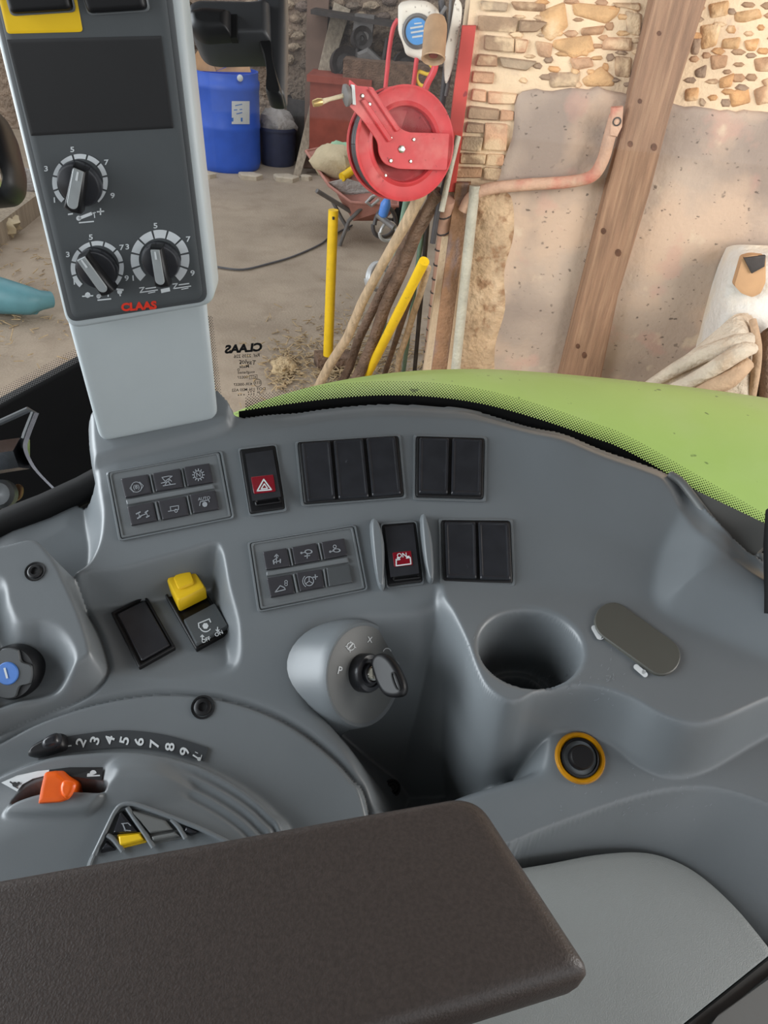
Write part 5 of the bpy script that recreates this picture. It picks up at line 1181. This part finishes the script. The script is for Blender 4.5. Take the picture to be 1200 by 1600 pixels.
tag(MB().lathe(pv, Z, [(.20, 0), (.22, .3), (.235, .62), (.225, .64), (.2, .6), (0, .58)], 24).build('iron_bin', m_dark, None, 40), 'dark rusty bin standing between the bucket and the leaning plank', 'bin')
# planks
def plank(name, pts, y_top, y_bot, th, mat, label):
    P = [aty(x, y, y_top if i < 2 else y_bot) for i, (x, y) in enumerate(pts)]
    n = nrm(np.cross(P[1] - P[0], P[2] - P[0])); n = n if n @ (CAM - P[0]) > 0 else -n
    return tag(MB().pad(P, n, [(0, -th), (0, 0), (.004, .004)]).build(name, mat, None, 30), label, 'plank')
yb_ = flo(462, 277)[1]
plank('leaning_plank', [(522, 3), (548, 15), (468, 278), (457, 278)], YB - .08, yb_, .05, m_wood, 'weathered grey plank leaning against the back wall')
plank('brown_board', [(480, -10), (515, -10), (497, 262), (474, 262)], YB - .05, yb_ + .2, .04, m_brd, 'flat brown board standing behind the leaning plank')
# red box, scrap, wheelbarrow
rb0 = flo(530, 250)
bx = thing('red_crate', 'rust red metal crate behind the hose reel and leaning plank', 'crate', rb0)
rc_ = aty(532, 188, YB - .6)
MB().box(rc_ - Z * .0, (.30, 0, 0), (0, .25, 0), (0, 0, .38)).build('crate_body', m_rbox, bx, 0)
MB().box(rc_ + Z * .40, (.33, 0, 0), (0, .28, 0), (0, 0, .03)).build('crate_lid', m_rbox, bx, 0)
for i, (x, y, r_, lab_, cat_) in enumerate([(540, 100, 24, 'dark wheel rim among the scrap behind the hose reel', 'rim'), (634, 105, 22, 'black wheel among the scrap beside the cable reel', 'wheel'), (565, 60, 16, 'small dark pulley on the scrap heap', 'pulley')]):
    c = aty(x, y, YB - .5); r = r_ * np.dot(c - CAM, _f) / F
    tag(MB().lathe(c, (.4, -1, .25), [(r * .2, -.06), (r * .25, .02), (r * .6, .0), (r * .8, .02), (r, .05), (r, -.05), (r * .7, -.06)], 24).build(cat_.replace(' ', '_') + '_scrap', m_dark, None, 40), lab_, cat_)
tag(MB().box(aty(568, 44, YB - .4), (.10, 0, 0), (0, .08, 0), (.01, 0, .12)).build('oil_can', m_fr, None, 0), 'small grey square can on the scrap shelf', 'can')
tag(MB().box(aty(572, 30, YB - .3), (.55, 0, -.03), (0, .2, 0), (0, 0, .02)).build('scrap_shelf', m_dark, None, 0), 'dark sagging shelf of scrap in front of the back wall', 'shelf')
tag(MB().pad([aty(*p, YB - .55) for p in ((558, 82), (575, 74), (600, 98), (588, 112), (560, 104))], NW, [(0, -.1), (0, .03), (.03, .05)]).build('cast_bracket', m_fr, None, 30), 'grey angular casting on the scrap heap', 'casting')
for i, (x0, y0, x1, y1) in enumerate([(520, 130, 545, 90), (585, 130, 605, 60), (610, 140, 600, 100), (548, 130, 560, 60)]):
    tag(MB().tube([aty(x0, y0, YB - .6), aty((x0 + x1) / 2 + 4, (y0 + y1) / 2, YB - .55), aty(x1, y1, YB - .5)], .022, 8).build('scrap_bar', m_dark, None, 60), ['dark bent bar left of the wheel rim on the scrap heap', 'dark long bar rising in the middle of the scrap heap', 'dark short bar near the black scrap wheel', 'dark bar behind the wheel rim on the scrap heap'][i], 'bar', 'bars on the scrap heap')
tag(MB().box(aty(606, 128, YB - .5), (.45, 0, 0), (0, .30, 0), (0, 0, .20)).build('scrap_chest', m_pole2, None, 0), 'dark chest under the scrap heap at the back wall', 'chest')
# wheelbarrow
w0 = flo(532, 384); yb2 = w0[1] + .15
WBR = thing('wheelbarrow', 'faded red wheelbarrow loaded with sacks behind the hose reel', 'wheelbarrow', w0)
wp = lambda x, y, d=0: aty(x, y, yb2 + d)
rim = [wp(478, 236, .35), wp(498, 232, .5), wp(570, 240, .6), wp(622, 290, .2), wp(622, 322, -.05), wp(548, 316, -.15), wp(514, 290, -.05)]
flr = [wp(512, 262, .35), wp(560, 262, .45), wp(600, 300, .2), wp(600, 345, .0), wp(552, 345, -.05), wp(530, 310, .0), wp(518, 285, .1)]
MB().add(rim + flr, [(i, (i + 1) % 7, 7 + (i + 1) % 7, 7 + i) for i in range(7)] + [tuple(range(7, 14))]).build('tray', m_barrow, WBR, 20)
MB().tube(rim + [rim[0]], .012, 8).build('rim', m_barrow, WBR, 60)
MB().tube([wp(495, 298, -.3), wp(528, 318, -.15), wp(560, 338, 0), wp(620, 345, .2)], .018, 8).build('handle', m_fr, WBR, 60)
MB().tube([wp(588, 302, .0), wp(560, 330, -.1), wp(545, 345, -.15), wp(530, 386, -.15)], .016, 8).build('leg', m_fr, WBR, 60)
MB().tube([wp(520, 315, .1), wp(533, 340, .1), wp(545, 360, .1)], .016, 8).build('leg', m_fr, WBR, 60)
MB().tube([wp(600, 300, -.1), wp(580, 308, -.18), wp(572, 316, -.18), wp(580, 322, -.15), wp(592, 312, -.12)], .012, 8).build('hook', m_wire, WBR, 60)
MB().lathe(wp(625, 345, .3), (1, -.25, 0), [(.05, -.04), (.14, -.035), (.18, -.02), (.19, 0), (.18, .02), (.14, .035), (.05, .04)], 24).build('wheel', m_seal, WBR, 40)
blob('feed_sack', wp(523, 252, .25), .20, .18, .13, m_jute, 'beige sack slumped in the wheelbarrow', 'sack', 2, .25)
blob('green_cloth', wp(532, 234, .35), .13, .10, .06, m_grn, 'pale green cloth on top of the beige sack', 'cloth', 4, .35)
tag(MB().tube([wp(534, 277, -.02), wp(541, 273, .02), wp(556, 262, .12)], .034, 14).build('yellow_canister', m_ypole, None, 60), 'small yellow canister lying in the wheelbarrow', 'canister')
tag(MB().pad([wp(*p, .0) for p in ((512, 285), (540, 278), (575, 290), (585, 298), (548, 302), (530, 300))], nrm([0, -.6, .8]), [(0, -.02), (0, .0), (.01, .01)]).build('grey_sheet', m_bag, None, 30), 'crumpled grey sheet in the front of the wheelbarrow', 'sheet')
# slabs along the back, lead on the floor
for i, (x, y, w) in enumerate([(323, 277, 16), (392, 279, 20), (448, 282, 22), (478, 281, 10)]):
    c = flo(x, y); s_ = np.dot(c - CAM, _f) / F * w
    pts = [c + np.array([s_ * math.cos(a) * (.8 + .3 * RNG.random()), s_ * .7 * math.sin(a), 0]) for a in np.linspace(0.3, 6.5, 6)[:-1]]
    tag(MB().pad(pts, Z, [(0, 0), (0, .04), (.02, .05)]).build('stone_slab', m_slab, None, 30), ['pale broken slab at the foot of the blue drum, left of the others', 'pale pointed slab between drum and bucket', 'pale broken slab under the leaning plank', 'small pale slab right of the leaning plank'][i], 'slab', 'broken slabs along the back wall')
cb = catmull([flo(x, y, .012) for x, y in ((320, 412), (345, 418), (380, 421), (420, 412), (460, 400), (500, 382), (516, 370), (550, 352))], 5, False)
tag(MB().tube(cb, .008, 8).build('floor_cable', M('grey_cable_sheath', (92, 92, 96), .6, var=.1), None, 60), 'grey cable curving across the concrete floor', 'cable')
for i, (x, y) in enumerate([(442, 572)]):
    blob('dirt_clod', flo(x, y, .02), .07, .10, .035, M('dry_dirt', (196, 172, 136), .95, var=.25, scale=30, bump=.8, bscale=60), 'clump of dry dirt and straw on the floor left of the yellow stake', 'clod', 8, .4)
# left: watering can, beams, rubbish
wc = flo(40, 480, .0)
WC = thing('watering_can', 'teal plastic can lying on its side on the floor at the left', 'can', wc)
pA, pB, pC = flo(-40, 455, .14), flo(48, 470, .12), flo(80, 468, .10)
MB().tube([pA, (pA + pB) / 2, pB, pB * .5 + pC * .5, pC], [.125, .11, .085, .06, .05], 18).build('can_body', m_teal, WC, 60)
MB().tube([flo(24, 480, .06), flo(36, 489, .04), flo(56, 488, .04), flo(64, 478, .07)], .014, 8).build('can_handle', m_teal, WC, 60)
def beam(name, a, b, w, h, mat, label):
    A, B = flo(*a), flo(*b); d = nrm(B - A); q_ = np.cross(Z, d)
    tag(MB().box((A + B) / 2 + Z * h / 2, (B - A) / 2, q_ * w / 2, Z * h / 2).build(name, mat, None, 0), label, 'beam')
beam('timber_beam', (-80, 430), (48, 330), .22, .16, m_wood, 'weathered timber beam on the floor nearer the teal can')
beam('timber_beam', (-80, 395), (60, 300), .16, .12, m_brd, 'darker timber beam on the floor behind the weathered one')
blob('red_rag', flo(18, 318, .08), .16, .12, .10, m_rbox, 'dull red rag on the rubbish at the left', 'rag', 9, .4)
blob('pale_rag', flo(-4, 352, .08), .16, .12, .10, m_jute, 'pale rag lying in front of the dull red rag', 'rag', 10, .5)
blob('white_bag', flo(36, 292, .12), .20, .12, .16, m_bag, 'pale bag behind the dull red rag', 'bag', 11, .4)
# white sack and folded sheeting at the wall on the right
def sheet(name, grid, mat, parent, th=.01, n=6):
    """smooth surface through rows of points"""
    rows = [catmull(r, n, False) for r in grid]; cols = [catmull([r[i] for r in rows], n, False) for i in range(len(rows[0]))]
    nr, nc = len(cols[0]), len(cols); V = [cols[c][r] for r in range(nr) for c in range(nc)]
    V2 = [v + np.array([0, th, 0]) for v in V]; k = len(V)
    Fs = [(r * nc + c, r * nc + c + 1, (r + 1) * nc + c + 1, (r + 1) * nc + c) for r in range(nr - 1) for c in range(nc - 1)]
    Fs += [tuple(k + i for i in f[::-1]) for f in Fs]
    return MB().add(V + V2, Fs).build(name, mat, parent, 70)
wq = lambda x, y, o: wl(x, y, o)
SK = thing('white_sack', 'tall white woven sack with a torn opening against the wall', 'sack', flo(1150, 640))
sheet('sack_body', [[wq(1136, 388, .06), wq(1150, 384, .12), wq(1180, 384, .15), wq(1225, 386, .1), wq(1280, 392, .0)],
                    [wq(1122, 420, .04), wq(1136, 415, .16), wq(1165, 415, .24), wq(1225, 412, .24), wq(1290, 420, .0)],
                    [wq(1106, 472, .03), wq(1122, 470, .18), wq(1150, 462, .24), wq(1225, 465, .26), wq(1300, 470, .0)],
                    [wq(1094, 520, .03), wq(1110, 520, .2), wq(1140, 505, .30), wq(1225, 520, .3), wq(1310, 520, .0)],
                    [wq(1086, 560, .03), wq(1105, 560, .2), wq(1140, 560, .3), wq(1225, 580, .3), wq(1310, 580, .0)],
                    [wq(1080, 680, .03), wq(1105, 680, .2), wq(1140, 680, .3), wq(1225, 680, .3), wq(1310, 680, .0)]], m_sack, SK)
hp = onplane(wq(1172, 430, .275), nrm([-.1, -1, .15]))
op_ = MB().pad([hp(*p) for p in roundpoly([(1147, 446), (1160, 402), (1175, 398), (1196, 400), (1196, 440), (1188, 458), (1175, 464), (1158, 458)], 4)], NW, [(0, -.03), (0, .004), (.01, .006)]).build('torn_opening', m_card, SK, 40)
MB().pad([hp(*p, .01) for p in ((1162, 403), (1178, 401), (1196, 399), (1194, 416), (1174, 427))], NW, [(0, -.01), (0, .004), (.008, .006)]).build('dark_gap', m_dark, SK, 30)
m_sack2b = M('brown_stained_sheet', (186, 156, 128), .85, var=.15, scale=9, bump=.3, bscale=40)
FS = thing('folded_sheeting', 'dusty folded beige sheeting heaped in front of the white sack', 'sheeting', flo(1100, 690))
for gi, g in enumerate(([[(1010, 600, .25), (1070, 560, .36), (1120, 520, .42), (1150, 495, .4), (1175, 492, .3)], [(1030, 615, .3), (1080, 580, .44), (1130, 545, .5), (1165, 520, .48), (1182, 515, .34)], [(1060, 640, .34), (1100, 610, .5), (1140, 580, .52), (1172, 560, .5), (1184, 560, .34)], [(1080, 700, .34), (1110, 690, .5), (1150, 680, .52), (1175, 680, .5), (1186, 680, .34)]],
                        [[(1180, 540, .3), (1195, 520, .4), (1230, 500, .4)], [(1178, 600, .35), (1196, 580, .46), (1235, 560, .42)], [(1178, 690, .35), (1200, 690, .46), (1240, 690, .42)]])):
    sheet('fold', [[wq(*p) for p in r] for r in g], m_sack2 if gi == 0 else m_pole2, FS, .02)
for pth, rad, mt in (([(1040, 612, .46), (1090, 590, .54), (1130, 566, .58), (1160, 548, .56), (1178, 545, .5)], [.02, .03, .034, .034, .02], m_sack2), ([(1070, 625, .52), (1110, 606, .58), (1140, 592, .6), (1168, 566, .56)], [.02, .034, .038, .03], m_sack2b), ([(1176, 500, .42), (1183, 540, .5), (1181, 580, .52), (1172, 640, .5)], [.014, .018, .018, .014], m_sack2b)):
    MB().tube(catmull([wq(*p) for p in pth], 4, False), list(np.interp(np.linspace(0, 1, (len(pth) - 1) * 4 + 1), np.linspace(0, 1, len(rad)), rad)), 10).build('fold', mt, FS, 70)
MB().tube([wq(1012, 602, .30), wq(1060, 574, .42), wq(1100, 553, .48), wq(1150, 540, .52), wq(1176, 530, .46)], [.02, .03, .035, .045, .03], 10).build('fold', m_sack2, FS, 70)
